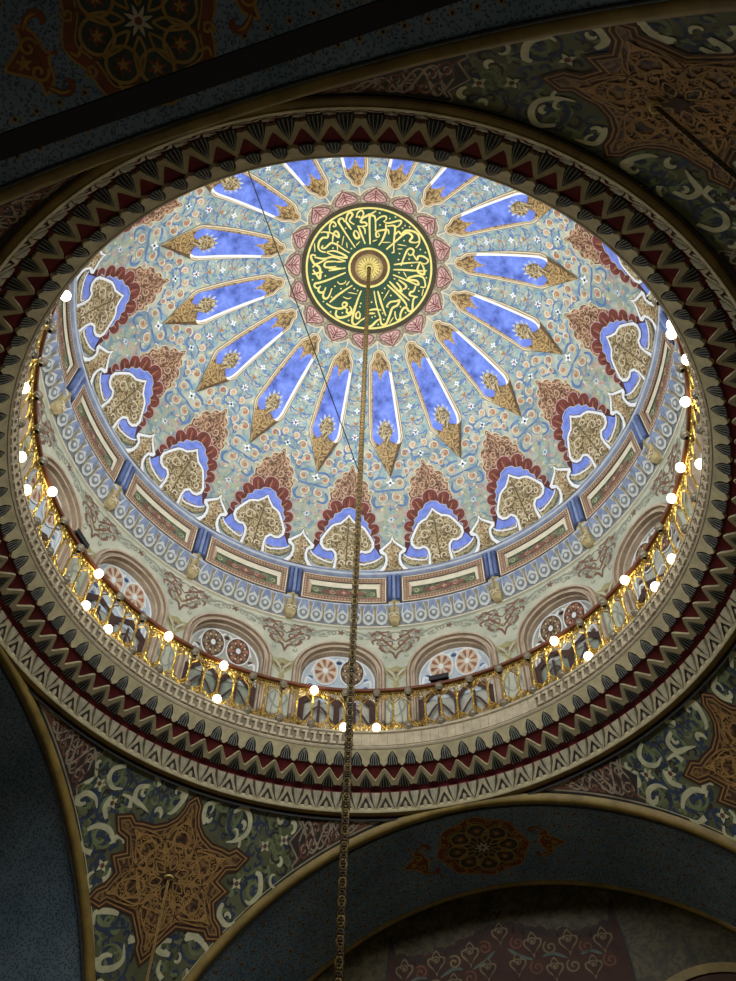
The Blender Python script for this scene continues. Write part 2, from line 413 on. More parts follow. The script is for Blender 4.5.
    for sx in (-1, 1):
        for c, r, a0, d in (((2.6, 66.0), 1.4, 3.6, 1), ((1.2, 63.4), .9, 3.6, 1), ((4.1, 67.2), .8, 4.5, 1), ((1.1, 69.5), .9, 2.5, -1), ((1.0, 72.3), .8, 2.5, 1)):
            m.ribbon(f_dome, spiral((sx*c[0], c[1]), r, a0 if sx > 0 else pi-a0, 1.1, d*sx), .3, 'cream', 12*E, lambda t: 1-.5*t)
            m.dot(f_dome, (sx*c[0], c[1]), .22, 'lobe_red', 12*E)
    m.ribbon(f_dome, [(0, 61.2), (0, 74)], .25, 'shadow_brown', 12*E)
    m.build('gold_arch', base); return base
ladder(arch_motif())
# --- one pointed cusp between the arches
def cusp_motif():
    m = MB(); E = EPS
    out = mir([(0, 64.9), (.45, 66.2), (1.3, 67.0), (2.3, 67.9), (3.1, 68.6), (2.9, 69.5), (1.9, 70.1), (1.75, 71.3), (2.1, 72.7), (3.3, 74.3)])
    m.poly(f_dome, inset(out, -.15), 'shadow_brown', 10*E, H)
    m.poly(f_dome, out, 'white', 11*E, H)
    m.poly(f_dome, mir([(0, 66.0), (.3, 66.8), (1.1, 67.6), (2.3, 68.8), (1.4, 69.7), (1.2, 71.3), (1.4, 72.8), (2.2, 74.3)]), 'gold_leaf', 12*E, H)
    for sx in (-1, 1): m.ribbon(f_dome, spiral((sx*.8, 69.0), .7, 4.0 if sx > 0 else -.9, 1, sx), .25, 'cream', 13*E)
    m.ribbon(f_dome, [(0, 67), (0, 74)], .25, 'rust', 13*E)
    return m.build('pointed_cusp', dome)
ladder(cusp_motif(), half=True)
# --- scrollwork in the gap between two rays
def gap_scroll():
    m = MB(); E = EPS; rs = random.Random(11)
    for i in range(190):
        y = rs.uniform(20.5, 50.5); bay = rad(11.25)*sin(rad(y))*57.3
        lim = bay-(2.4+(y-21)*.1)-.1 if y < 41 else bay-max(0, (50-y)*.45)
        if y > 47.5 and abs(0) < 1: lo = (y-47)*.9
        else: lo = 0
        x = rs.uniform(lo, max(lo+.1, lim))*rs.choice((-1, 1)); a = rs.uniform(0, 6.28); q = .5 if y < 41 else .8
        m.ribbon(f_dome, [(x, y), (x+q*cos(a), y+q*sin(a)), (x+1.35*q*cos(a+.9), y+1.35*q*sin(a+.9))], .3 if y < 41 else .42, rs.choice(('scroll_teal', 'sage', 'scroll_blue', 'rust_pale', 'cream', 'pale_green', 'scroll_blue')), E*.7)
    for p, r, kind in ((21.8, .75, 0), (25.0, .5, 1), (27.9, .7, 0), (31, .6, 1), (33.8, .8, 0), (37, .75, 1), (40.2, 1.0, 2), (45.4, .85, 3)):
        hw = max(.9, rad(11.25)*sin(rad(p))*57.3-(2.3+(p-21)*.1)-.2) if p < 41 else 4
        if p < 41:
            for sx in (-1, 1):
                for dy in (-1, 1):
                    m.ribbon(f_dome, [(0, p+dy*.35), (sx*hw*.5, p+dy*.65), (sx*hw*.92, p+dy*.2), (sx*hw*.75, p+dy*1.25), (sx*hw*.3, p+dy*1.6)], .34, 'scroll_blue' if dy > 0 else 'scroll_teal', E)
                m.flower(f_dome, (sx*hw*.6, p+1.5), .34, 'rust_pale' if kind else 'pale_green', 2*E)
        if kind == 0: m.flower(f_dome, (0, p), r, 'white', 2*E); m.dot(f_dome, (0, p), .14, 'scroll_blue', 3*E)
        elif kind == 1: m.flower(f_dome, (0, p), r+.2, 'pale_green', E); m.flower(f_dome, (0, p), r, 'rust', 2*E, 3, pi/2)
        elif kind == 2: m.flower(f_dome, (0, p), r+.25, 'scroll_blue', E, 6); m.flower(f_dome, (0, p), r, 'white', 2*E, 6); m.flower(f_dome, (0, p), .5, 'lobe_red', 3*E, 3, pi/2)
        else: m.flower(f_dome, (0, p), r, 'white', 2*E); m.dot(f_dome, (0, p), .3, 'black_line', 3*E)
    for sx in (-1, 1):
        for c, r, a0, tn, d, ci in (((1.25, 42.9), 1.05, 1.2, 1.3, -1, 'rust_pale'), ((3.55, 44.6), 1.35, 2.6, 1.3, 1, 'rust'), ((2.6, 47.3), 1.2, 4.2, 1.3, 1, 'rust_pale'), ((5.6, 47.3), 1.35, 3.0, 1.3, 1, 'rust')):
            cc = (sx*c[0], c[1]); aa = a0 if sx > 0 else pi-a0
            m.ribbon(f_dome, spiral(cc, r+.12, aa, tn*.55, d*sx), .42, 'scroll_blue', E)
            m.ribbon(f_dome, spiral(cc, r*.9, aa+.4*sx, tn, d*sx), .36, 'cream', 2*E, lambda t: 1-.5*t)
            m.ribbon(f_dome, spiral(cc, r*.66, aa+1.2*sx, 1, d*sx), .42, ci, 2*E)
            m.flower(f_dome, cc, r*.46, ci, 3*E, 5)
        for q in ([(0, 44.0), (1.6, 44.1), (2.4, 45.2)], [(.4, 46), (1.6, 46.0), (1.9, 46.4)], [(4.9, 44.4), (5.8, 45.3), (6.9, 46.1)], [(3.7, 46.0), (4.4, 46.4), (4.2, 48.4), (4.9, 49.4)], [(2.4, 48.6), (3.6, 49.1), (4.6, 50.5)]):
            m.ribbon(f_dome, [(sx*x, y) for x, y in q], .46, 'scroll_blue', E)
    return m.build('scrollwork', dome)
ladder(gap_scroll())
# --- scrollwork under a ray's tip
def tip_scroll():
    m = MB(); E = EPS
    m.flower(f_dome, (.35, 51.3), 1.15, 'white', 2*E, 4, .2); m.dot(f_dome, (.35, 51.4), .3, 'black_line', 3*E)
    for sx in (-1, 1):
        for c, r, a0, d, ci in (((2.5, 51.6), 1.35, 3.4, 1, 'rust_pale'), ((1.75, 55.0), 1.45, 3.8, -1, 'rust_pale'), ((4.4, 53.6), .9, 3.0, 1, 'sage'), ((4.2, 49.0), 1.0, 3.4, 1, 'rust_pale')):
            cc = (sx*c[0], c[1]); aa = a0 if sx > 0 else pi-a0
            m.ribbon(f_dome, spiral(cc, r+.1, aa, .75, d*sx), .42, 'scroll_blue', E)
            m.ribbon(f_dome, spiral(cc, r*.88, aa+.3*sx, 1.3, d*sx), .36, 'cream', 2*E, lambda t: 1-.5*t)
            m.ribbon(f_dome, spiral(cc, r*.64, aa+1.2*sx, 1, d*sx), .42, ci, 2*E)
            m.flower(f_dome, cc, r*.44, 'rust', 3*E, 5)
        for q, w in (([(.5, 50.2), (2.2, 49.9), (3.4, 50.4)], .6), ([(0, 53.0), (1.0, 53.2), (3.3, 53.2), (4.0, 52.0)], .5), ([(3.3, 54.6), (3.9, 56), (3.3, 57.2), (1.6, 57.0)], .65), ([(5.2, 52.0), (5.4, 53.2), (5.0, 55.2)], .55)):
            m.ribbon(f_dome, [(sx*x, y) for x, y in q], w, 'scroll_blue', E)
        # pale field with faint flowers between the lobes
        for c, r, mt in (((1.0, 59.0), .75, 'pale_green'), ((2.6, 58.2), .6, 'pink'), ((1.5, 61.5), .85, 'pale_green'), ((.9, 64.0), .6, 'scroll_teal'), ((2.3, 63.2), .5, 'sage')):
            m.ribbon(f_dome, spiral((sx*c[0], c[1]), r, 3.6 if sx > 0 else -.5, 1.1, sx), .24, mt, 2*E)
            m.flower(f_dome, (sx*c[0], c[1]), r*.45, mt, 2*E, 5)
    rs = random.Random(8)
    for i in range(70):
        y = rs.uniform(56.5, 67); hw = max(.4, 3.4-abs(y-60)*.25); x = rs.uniform(-hw, hw); a = rs.uniform(0, 6.28)
        m.ribbon(f_dome, [(x, y), (x+.6*cos(a), y+.6*sin(a)), (x+.8*cos(a+.9), y+.8*sin(a+.9))], .42, rs.choice(('sage', 'sage', 'pale_green', 'scroll_teal', 'cream', 'pink')), E*.8)
    m.flower(f_dome, (0, 57.9), .6, 'scroll_blue', 2*E, 4); m.flower(f_dome, (0, 60.6), .8, 'white', 2*E, 6); m.dot(f_dome, (0, 60.6), .3, 'scroll_blue', 3*E)
    return m.build('scrollwork', dome)
ladder(tip_scroll(), half=True)
# --- palmettes round the medallion
def palmette():
    m = MB(); E = EPS
    m.poly(f_dome, mir([(0, 15.0), (3.0, 15.1), (3.55, 17.6), (2.6, 18.4), (1.3, 19.2), (0, 19.6)]), 'olive_tan', E, H)
    for sx in (-1, 1):
        m.ribbon(f_dome, [(sx*.2, 19.3), (sx*1.6, 18.9), (sx*2.6, 18.3), (sx*3.4, 17.4), (sx*3.6, 18.6), (sx*3.75, 19.4)], .26, 'cream', 3*E, False)
        m.ribbon(f_dome, spiral((sx*2.75, 16.3), .55, 1.0 if sx > 0 else 2.1, 1, sx), .2, 'sage', 2*E)
    m.poly(f_dome, smoothloop(mir([(0, 15.7), (1.3, 15.6), (2.5, 16.2), (2.5, 17.0), (1.7, 17.9), (.9, 18.5), (0, 19.3)])), 'plum', 2*E, H)
    m.poly(f_dome, smoothloop(mir([(0, 15.9), (1.2, 15.85), (2.25, 16.3), (2.2, 17.0), (1.5, 17.7), (.75, 18.3), (0, 18.95)])), 'pink', 3*E, H)
    for sx in (-1, 1):
        for q in ([(0, 18.6), (sx*.7, 17.7), (sx*1.9, 17.3)], [(0, 17.9), (sx*.9, 17.1), (sx*2.0, 16.5)], [(0, 17.1), (sx*.6, 16.6), (sx*1.2, 16.1)]): m.ribbon(f_dome, q, .24, 'plum', 4*E)
        for c in ((.75, 17.35), (1.4, 16.75), (.45, 16.3), (1.7, 17.25), (.35, 18.1)): m.dot(f_dome, (sx*c[0], c[1]), .2, 'cream', 4*E, 6)
    m.ribbon(f_dome, [(0, 18.8), (0, 16)], .3, 'lobe_red', 4.5*E)
    return m.build('palmette', dome)
ladder(palmette())
# ------------------------------------------------------------------ calligraphy medallion
CAL=[(1,[(-5.84,-10.71),(-6.28,-11.51),(-6.91,-11.51),(-7.21,-10.78),(-6.66,-9.79),(-5.11,-7.31),(-3.32,-4.63)]),(0.8,[(-9.17,-8.33),(-9.15,-9.92),(-8.58,-10.78),(-7.94,-10.37),(-7.82,-9.73),(-8.45,-9.57)]),(0.9,[(-8.48,-5.83),(-8.34,-7.41),(-7.9,-8.5),(-7.25,-8.09),(-7.12,-7.06),(-8.31,-7.86),(-9.8,-8.34),(-11.18,-8.26)]),(1,[(-10.65,-8.4),(-9.54,-8.11),(-9.67,-7.02),(-10.63,-6.99),(-11.43,-6.11),(-11.67,-4.76),(-11.12,-3.84),(-9.93,-3.47)]),(0.9,[(-10.6,-5.18),(-10.91,-4.56),(-10.16,-4.49),(-9.32,-5.27),(-8.58,-5.71),(-7.18,-5.14),(-5.87,-4.13),(-4.56,-3.36)]),(0.9,[(-9.72,-3.58),(-8.01,-3.79),(-5.84,-2.9),(-5.17,-2.18),(-7.12,-2.39),(-8.63,-2.89),(-9.72,-3.47)]),(0.9,[(-12.5,-2.41),(-10.34,-1.97),(-8.19,-2.33),(-5.37,-1.33)]),(1,[(-12.18,-2.74),(-12.94,-2.99),(-13.32,-2.44),(-12.7,-1.07),(-12.05,-0.76),(-10.12,-1.68),(-9.05,-2.45)]),(0.9,[(-7.52,-1.32),(-9.68,-1.22),(-10.21,-0.56),(-9.87,0.01),(-7.49,-0.08)]),(0.8,[(-7.52,-1.2),(-5.58,-1.33)]),(0.8,[(-9.22,0.35),(-5.54,0.35)]),(1,[(-5.63,-10.94),(-5.26,-12.55),(-4.64,-13.02),(-4.16,-12.45),(-4.79,-11.07),(-3.71,-10.17)]),(1,[(-5.63,-10.94),(-4.97,-9.92),(-4.31,-8.91)]),(0.8,[(-3.34,-11.78),(-2.96,-13.13),(-2.14,-13.61),(-1.74,-12.75),(-2.29,-11.82),(-3.14,-12.13)]),(0.9,[(-0.31,-12.93),(-1.26,-12.31),(-2.07,-11.48),(-2.26,-10.79),(-1.2,-10.71),(-0.96,-10.04),(-2.01,-9.77),(-3.06,-9.74)]),(0.9,[(-2.86,-9.97),(-2.16,-8.17),(-1.11,-5.6)]),(1,[(-3.46,-8.81),(-3.74,-7.9),(-3.18,-6.89),(-2.51,-7.14),(-2.8,-8.15),(-3.46,-8.81)]),(0.7,[(-2.01,-9.77),(-1.35,-9.11),(-1.2,-7.98)]),(0.5,[(-3.13,-5.2),(-2.3,-6.13)]),(0.5,[(-5.96,-7.41),(-6.33,-5.14)]),(0.5,[(-7.42,-6.05),(-7.25,-3.34)]),(0.5,[(-12.54,-5.69),(-12.41,-3.65)]),(0.5,[(-5.28,-5.83),(-5.13,-4.48)]),(0.9,[(-1.61,-11.91),(-0.51,-12.58),(1.03,-13.64)]),(1,[(-0.0,-5.53),(-0.36,-11.84),(0.17,-12.49),(0.87,-11.91),(1.12,-8.74)]),(0.8,[(1.02,-11.18),(1.99,-12.17),(3.1,-12.54),(3.36,-11.82),(2.71,-11.16)]),(0.9,[(2.82,-11.17),(3.86,-10.88),(6.3,-11.7),(6.71,-11.25),(6.15,-10.34),(5.37,-9.97)]),(0.9,[(3.3,-10.59),(3.38,-8.89),(2.69,-6.65),(1.95,-5.39)]),(0.9,[(4.1,-8.21),(3.94,-9.12),(3.25,-9.24),(1.57,-8.77),(1.22,-8.02),(1.47,-7.35),(2.01,-7.7),(1.7,-8.34)]),(0.9,[(3.55,-10.12),(5.01,-10.36),(5.43,-9.78),(5.32,-6.6),(5.47,-3.83)]),(1,[(3.71,-4.54),(5.45,-6.37),(7.83,-8.79),(8.98,-8.67),(9.37,-7.98),(8.86,-6.94),(10.24,-6.81),(11.02,-7.32)]),(1,[(5.58,-8.21),(6.22,-9.07),(6.94,-8.45),(7.8,-9.4),(9.39,-9.45),(10.57,-8.85),(11.04,-7.69),(10.96,-6.46),(10.33,-5.53)]),(0.9,[(7.26,-0.97),(7.73,-2.71),(8.42,-4.71),(9.19,-5.28),(9.91,-4.87),(9.73,-4.0),(9.06,-3.64),(8.69,-4.13)]),(0.9,[(9.73,-4.12),(10.5,-3.0),(10.86,-2.8),(11.04,-3.55),(11.84,-3.77),(13.03,-3.32),(13.36,-2.63),(12.66,-2.01),(11.72,-2.18)]),(0.8,[(5.62,-1.07),(8.26,-1.67),(11.48,-2.27)]),(0.9,[(5.57,0.09),(8.36,-0.07),(11.16,-0.18),(13.25,-0.44)]),(1,[(11.58,-2.4),(11.04,-0.16),(12.61,0.49),(12.45,-1.06),(11.58,-2.4)]),(0.5,[(6.16,-5.95),(8.24,-5.78)]),(0.5,[(6.22,-4.86),(7.37,-4.97)]),(0.5,[(2.72,-6.16),(4.54,-6.3)]),(0.5,[(0.54,-6.28),(1.55,-6.7)]),(1,[(-5.29,1.32),(-9.17,3.0),(-11.35,3.68),(-12.22,3.84),(-12.43,4.5),(-11.77,4.96),(-11.01,4.54)]),(1,[(-11.01,4.42),(-11.55,5.3),(-11.1,5.98),(-10.22,5.78),(-9.8,4.78)]),(1,[(-10.17,5.89),(-10.42,6.78),(-9.93,7.45),(-9.1,7.02),(-8.36,5.02)]),(1,[(-8.85,8.35),(-6.9,6.58),(-3.68,4.3)]),(1,[(-9.62,8.57),(-8.16,9.47),(-6.38,9.8),(-5.07,9.23),(-4.82,8.6),(-5.49,8.34),(-5.85,9.02),(-4.82,9.89)]),(1.1,[(-7.15,10.14),(-7.35,11.25),(-6.55,11.91),(-5.0,11.67),(-3.46,10.75),(-2.86,8.96)]),(1,[(-4.61,9.78),(-4.8,10.56),(-4.24,10.88),(-3.66,10.09),(-4.18,9.21)]),(1,[(-1.55,5.47),(-2.25,7.38),(-2.84,9.62),(-3.42,12.08),(-3.27,13.19),(-2.48,13.43),(-1.39,12.47),(-0.09,11.64)]),(0.9,[(-1.92,10.26),(-2.57,10.95),(-2.53,11.84),(-1.86,11.97),(-1.63,11.03),(-2.14,10.31)]),(0.8,[(-10.2,-0.37),(-9.65,0.13),(-7.49,-0.07)]),(0.8,[(-9.21,0.88),(-7.48,0.6),(-5.32,0.2)]),(0.6,[(-7.2,3.46),(-6.53,4.01),(-5.44,3.78),(-5.24,3.22)]),(0.6,[(-5.1,4.33),(-4.36,3.32)]),(1,[(-13.01,1.57),(-10.51,1.19)]),(1.1,[(-12.91,0.01),(-12.27,-0.53),(-11.39,0.05),(-11.12,1.18),(-11.25,2.74),(-12.02,1.72),(-12.8,0.57)]),(0.5,[(-4.61,5.99),(-2.51,6.28)]),(0.5,[(-5.79,7.01),(-4.68,7.44),(-3.8,7.2)]),(1,[(5.53,1.31),(8.51,2.24),(11.39,3.13),(11.09,2.21),(9.21,2.17),(9.4,1.62),(11.24,0.99),(12.55,1.31),(13.04,2.45),(13.07,3.46),(12.01,3.54)]),(1,[(4.8,2.93),(7.03,5.02),(9.77,7.03)]),(1,[(4.37,3.8),(7.09,5.97),(8.87,7.72),(9.17,8.65)]),(1,[(6.44,3.03),(7.51,4.26),(7.29,5.28),(8.01,4.81)]),(1,[(6.87,2.4),(8.58,3.44),(8.63,4.15),(7.95,4.58)]),(1,[(10.94,3.43),(10.56,4.67),(9.87,5.03),(9.68,5.72),(10.64,5.91),(11.6,5.99)]),(1,[(11.6,5.94),(10.73,6.38),(10.54,7.79),(10.53,9.22),(9.7,9.48),(9.23,8.83),(8.47,8.95),(7.88,10.2),(7.8,11.4),(7.22,11.86),(6.7,11.14),(6.5,9.84)]),(1,[(4.9,9.01),(4.53,8.8),(5.3,7.79),(6.71,7.44),(7.4,7.14),(7.0,8.37),(5.86,9.18),(5.26,11.13),(4.64,12.85),(3.69,13.2),(3.29,12.46),(3.13,11.52),(2.58,10.12),(1.87,7.78),(1.4,5.42)]),(1,[(2.22,5.37),(3.19,8.18),(4.42,11.08)]),(0.9,[(0.43,10.0),(1.84,9.69),(3.28,9.84)]),(0.9,[(0.46,10.76),(1.89,10.64)]),(1,[(0.13,14.06),(1.31,13.53),(2.22,12.53),(3.26,11.75)]),(0.5,[(4.91,4.95),(3.63,7.43)]),(0.5,[(12.75,3.93),(12.53,5.64)]),(0.5,[(6.23,11.3),(5.36,12.8)]),(0.5,[(7.92,0.38),(8.7,1.62)])]
CDOT=[(-5.58,-9.23),(-4.17,-4.38),(-8.34,-4.47),(-7.2,-5.93),(-2.62,-12.15),(-8.35,-9.8),(2.03,-10.31),(7.61,-10.6),(7.08,-9.94),(8.65,-10.39),(7.59,-6.98),(5.12,-3.92),(6.74,-3.82),(9.01,-2.71),(6.59,-2.36),(9.68,-1.22),(1.83,-13.2),(5.36,-12.48),(11.38,-5.29),(12.58,-4.71),(4.14,-12.01),(-3.21,5.07),(-2.43,5.5),(-1.55,8.47),(-1.74,9.26),(-4.3,12.55),(-8.59,10.58),(-10.29,8.11),(-5.8,10.79),(-7.72,4.57),(-12.89,2.92),(-6.28,5.13),(-8.43,7.13),(-9.95,2.1),(3.83,4.67),(3.3,5.78),(1.22,11.63),(1.92,11.35),(3.67,10.53),(11.73,4.54),(7.74,8.66),(9.02,9.97),(2.73,13.21),(3.99,11.94),(9.35,4.32),(5.93,2.24),(6.89,0.72),(13.25,1.22),(5.33,6.24),(0.93,8.07)]

med = empty('calligraphy_medallion', W(0, 0, ZC+RD))
tag(med, 'round dark green medallion with gold calligraphy at the crown of the dome', 'medallion')
def med_part(name, fill):
    m = MB(); fill(m); o = m.build(name, med); o.matrix_parent_inverse = Matrix.Translation(-med.location); return o
def zone(m, p0, p1, mat, o):
    n = 96; vs = []; steps = max(1, int((p1-p0)/1.2)); ps = [p0+(p1-p0)*i/steps for i in range(steps+1)]
    for i in range(n):
        for p in ps: vs.append(f_cap(p*cos(2*pi*i/n), p*sin(2*pi*i/n), o))
    k = len(ps); m.add(vs, [(i*k+q, ((i+1) % n)*k+q, ((i+1) % n)*k+q+1, i*k+q+1) for i in range(n) for q in range(k-1)], mat)
B0 = .0035
med_part('green_field', lambda m: zone(m, 4.5, 14.7, 'medal_green', B0))
med_part('outer_rim', lambda m: (zone(m, 14.6, 15.5, 'medal_rim', B0+.001), zone(m, 14.05, 14.5, 'letter_gold', B0+.002)))
med_part('inner_rim', lambda m: zone(m, 4.25, 4.75, 'letter_gold', B0+.002))
def boss(m):
    zone(m, .1, 4.4, 'boss_brown', B0+.0005); zone(m, 2.9, 3.2, 'gold_line', B0+.002)
    zone(m, .05, 2.9, 'boss_gold', B0+.004)
    for i in range(20):
        a = 2*pi*i/20; m.ribbon(f_cap, [(1.0*cos(a), 1.0*sin(a)), (2.7*cos(a+.18), 2.7*sin(a+.18))], .36, 'letter_gold', B0+.006)
    m.dot(f_cap, (0, 0), .55, 'black_line', B0+.007)
tag(med_part('rosette_boss', boss), 'gilt rosette round the chain hook')
def letters(m):
    for w, L in CAL: m.ribbon(f_cap, L, .46*w, 'letter_gold', B0+.002, lambda t: .7+.45*sin(pi*min(1, t*1.15)), n=6)
    for c in CDOT: m.dot(f_cap, c, .21, 'letter_gold', B0+.002, 6)
tag(med_part('lettering', letters), 'gold cursive lettering turning round the boss')
# ================================================================== DRUM
RW = 1.03
def f_wall(x, z, off): a = -x/RW; r = RW-off; return W(r*cos(a), r*sin(a), z)
def cyl(R): return lambda x, z, off: W((R-off)*cos(-x/R), (R-off)*sin(-x/R), z)
HB = RW*pi/16           # half a bay
AR, ACZ = .166, .604    # outer radius and centre of the window arch
def archpts(r, z0, n=18, cz=ACZ): return [(r, z0)]+[(r*cos(pi*i/n), cz+r*sin(pi*i/n)) for i in range(n+1)]+[(-r, z0)]
b = MB(); bay = MB()
bay.poly(f_wall, [[(-HB, .19), (HB, .19), (HB, .88), (-HB, .88)], archpts(AR-.005, .195)], 'drum_plaster', 0, .05)
vs0 = [Vector(v) for v in bay.v]
for k in range(16):
    R = Matrix.Rotation(AZ(k), 4, 'Z'); b.add([R @ v for v in vs0], bay.f, 'drum_plaster')
b.lathe([(.868, .196), (1.08, .196)], 'fret_recess', 128)
drum = b.build('wall_drum')
tag(drum, 'pale green plastered drum wall pierced by round arched windows', 'wall', kind='structure')
def drum_motif():
    m = MB(); E = EPS; f = lambda x, z, o: f_wall(x, z+(.03 if z > .645 else .01), o)
    for sx in (-1, 1):
        for q, w, mt in (([(0, .655), (sx*.012, .69), (sx*.045, .70), (sx*.055, .725), (sx*.03, .73)], .011, 'drum_motif'), ([(0, .70), (sx*.02, .725), (sx*.05, .76), (sx*.085, .755), (sx*.08, .735)], .011, 'drum_motif'),
                         ([(0, .75), (sx*.03, .775), (sx*.07, .80), (sx*.09, .78), (sx*.07, .77)], .010, 'drum_motif'), ([(0, .80), (sx*.025, .79), (sx*.035, .765), (sx*.01, .75)], .009, 'drum_grey'),
                         ([(0, .67), (sx*.03, .715), (sx*.06, .75), (sx*.1, .80)], .004, 'drum_motif'), ([(sx*.02, .805), (sx*.055, .80), (sx*.075, .81)], .009, 'drum_motif'),
                         ([(0, .715), (sx*.02, .71), (sx*.03, .695)], .009, 'bud')):
            m.ribbon(f, q, w, mt, 2*E)
        for c in ((.055, .715), (.035, .745), (.08, .79), (.02, .775)): m.dot(f, (sx*c[0], c[1]), .008, 'drum_motif', 3*E)
    for sx in (-1, 1):
        for c, r, a0 in (((.022, .735), .016, 1), ((.06, .742), .014, 3), ((.045, .775), .015, 2), ((.078, .768), .011, 5), ((.02, .79), .013, 4), ((.10, .795), .010, 1), ((.03, .70), .011, 2), ((.062, .80), .010, 0)):
            m.ribbon(f, spiral((sx*c[0], c[1]), r, a0 if sx > 0 else pi-a0, 1.0, sx), .007, 'drum_motif' if r > .0125 else 'drum_grey', 1.6*E)
    m.poly(f, smoothloop(mir([(0, .64), (.02, .63), (.042, .635), (.036, .60), (.018, .575), (.008, .56), (.012, .545), (0, .53)])), 'bud', E, .05)
    for sx in (-1, 1):
        m.ribbon(f, [(0, .565), (sx*.012, .60), (sx*.032, .625)], .007, 'drum_plaster', 2*E); m.ribbon(f, [(0, .58), (sx*.02, .595), (sx*.028, .61)], .006, 'drum_motif', 2*E)
        m.ribbon(f, [(0, .50), (sx*.015, .48), (sx*.03, .45), (sx*.02, .42), (0, .40)], .008, 'drum_grey', 2*E)
        m.ribbon(f, [(sx*.005, .53), (sx*.02, .50), (sx*.01, .46), (sx*.02, .38), (sx*.01, .30)], .006, 'drum_grey', 2*E)
    m.flower(f, (0, .605), .012, 'drum_motif', 3*E, 5)
    return m.build('wall_motif', drum)
ladder(drum_motif(), half=True)
def crown_motif():
    m = MB(); E = EPS; f = lambda x, z, o: f_wall(x, z+.03, o)
    for sx in (-1, 1):
        for q in ([(0, .812), (sx*.03, .80), (sx*.05, .79), (sx*.04, .778)], [(sx*.02, .80), (sx*.06, .80), (sx*.09, .785), (sx*.11, .765), (sx*.09, .765)], [(sx*.09, .785), (sx*.125, .77), (sx*.145, .74), (sx*.13, .735)],
                  [(sx*.06, .785), (sx*.08, .77), (sx*.07, .765)], [(sx*.14, .74), (sx*.165, .72), (sx*.17, .69), (sx*.16, .69)], [(sx*.10, .80), (sx*.13, .80), (sx*.14, .785), (sx*.125, .78)]):
            m.ribbon(f, q, .009, 'drum_grey', 2*E)
    for sx in (-1, 1):
        for c, r, a0 in (((.03, .79), .014, 1), ((.06, .775), .012, 3), ((.09, .79), .012, 2), ((.115, .765), .012, 5), ((.14, .755), .010, 4), ((.155, .715), .012, 1), ((.165, .67), .010, 2), ((.13, .795), .010, 3)):
            m.ribbon(f, spiral((sx*c[0], c[1]), r, a0 if sx > 0 else pi-a0, 1.0, sx), .006, 'drum_grey', 1.6*E)
    m.flower(f, (0, .795), .017, 'drum_motif', 2*E, 5)
    return m.build('wall_motif', drum)
ladder(crown_motif())
# --- windows: sixteen, each framed, with two traceried roses over a pair of doors
def rose(m_fn, c, rx, rz, petal, back):
    m, f, o = m_fn
    m.poly(f, ring(c, rx, 24, rz), 'tracery_line', o, .05)
    m.poly(f, ring(c, rx*.9, 24, rz*.9), back, o+EPS, .05)
    for i in range(8):
        a = 2*pi*i/8+.2
        m.poly(f, smoothloop([(c[0]+rx*q*cos(a+s), c[1]+rz*q*sin(a+s)) for q, s in ((.26, 0), (.55, -.17), (.76, -.2), (.82, 0), (.76, .2), (.55, .17))], 2), petal, o+2*EPS, .05)
        m.dot(f, (c[0]+rx*.58*cos(a+pi/8), c[1]+rz*.58*sin(a+pi/8)), rx*.09, 'rose_cream', o+2*EPS, 6, rz*.09)
    m.poly(f, ring(c, rx*.2, 10, rz*.2), 'tracery_line', o+3*EPS, .05)
WLAB = {-4: 'third window left of the hanging chain, arched with bluish white tracery', -3: 'second window left of the hanging chain, pale roses behind the gilt railing',
        -2: 'first window left of the hanging chain with dark brown pierced roses', -1: 'arched window directly behind the hanging chain, one rose red and one brown',
        0: 'first window right of the hanging chain, brightest with cream and red roses', 1: 'second window right of the hanging chain with dark brown roses',
        2: 'third window right of the hanging chain, tan roses seen at a slant', -5: 'fourth window left of the hanging chain, mostly hidden by the railing'}
def window(k, key, n):
    pr = {'dark': (('rose_tan', 'rose_brown'), ('rose_red', 'rose_brown'), 'rose_tan'), 'pale': (('rose_red', 'rose_cream'), ('rose_red', 'rose_cream'), 'tracery'), 'mix': (('rose_red', 'rose_cream'), ('rose_tan', 'rose_brown'), 'tracery')}[key]
    w = empty('window_%d' % n, (0, 0, 0), AZ(k)); tag(w, WLAB.get(k, 'arched drum window with traceried roses on the near side'), 'window', kind='structure')
    return w, pr
def frame_mesh():
    m = MB()
    steps = [(AR, .006), (AR-.004, .014), (AR-.012, .014), (AR-.015, .004), (AR-.022, .002), (AR-.025, .008), (AR-.030, .008), (AR-.032, -.008), (AR-.036, -.012), (AR-.037, -.036)]
    mats = ['stone_dark', 'stone_arch', 'stone_dark', 'stone_arch', 'stone_dark', 'stone_arch', 'stone_dark', 'stone_arch', 'stone_arch']
    loops = [[f_wall(x, z, o) for x, z in archpts(r, .195, 28)] for r, o in steps]; N = len(loops[0])
    for (A, B), mt in zip(zip(loops, loops[1:]), mats): m.add(A+B, [(i, i+1, N+i+1, N+i) for i in range(N-1)], mt)
    return m.build('frame')
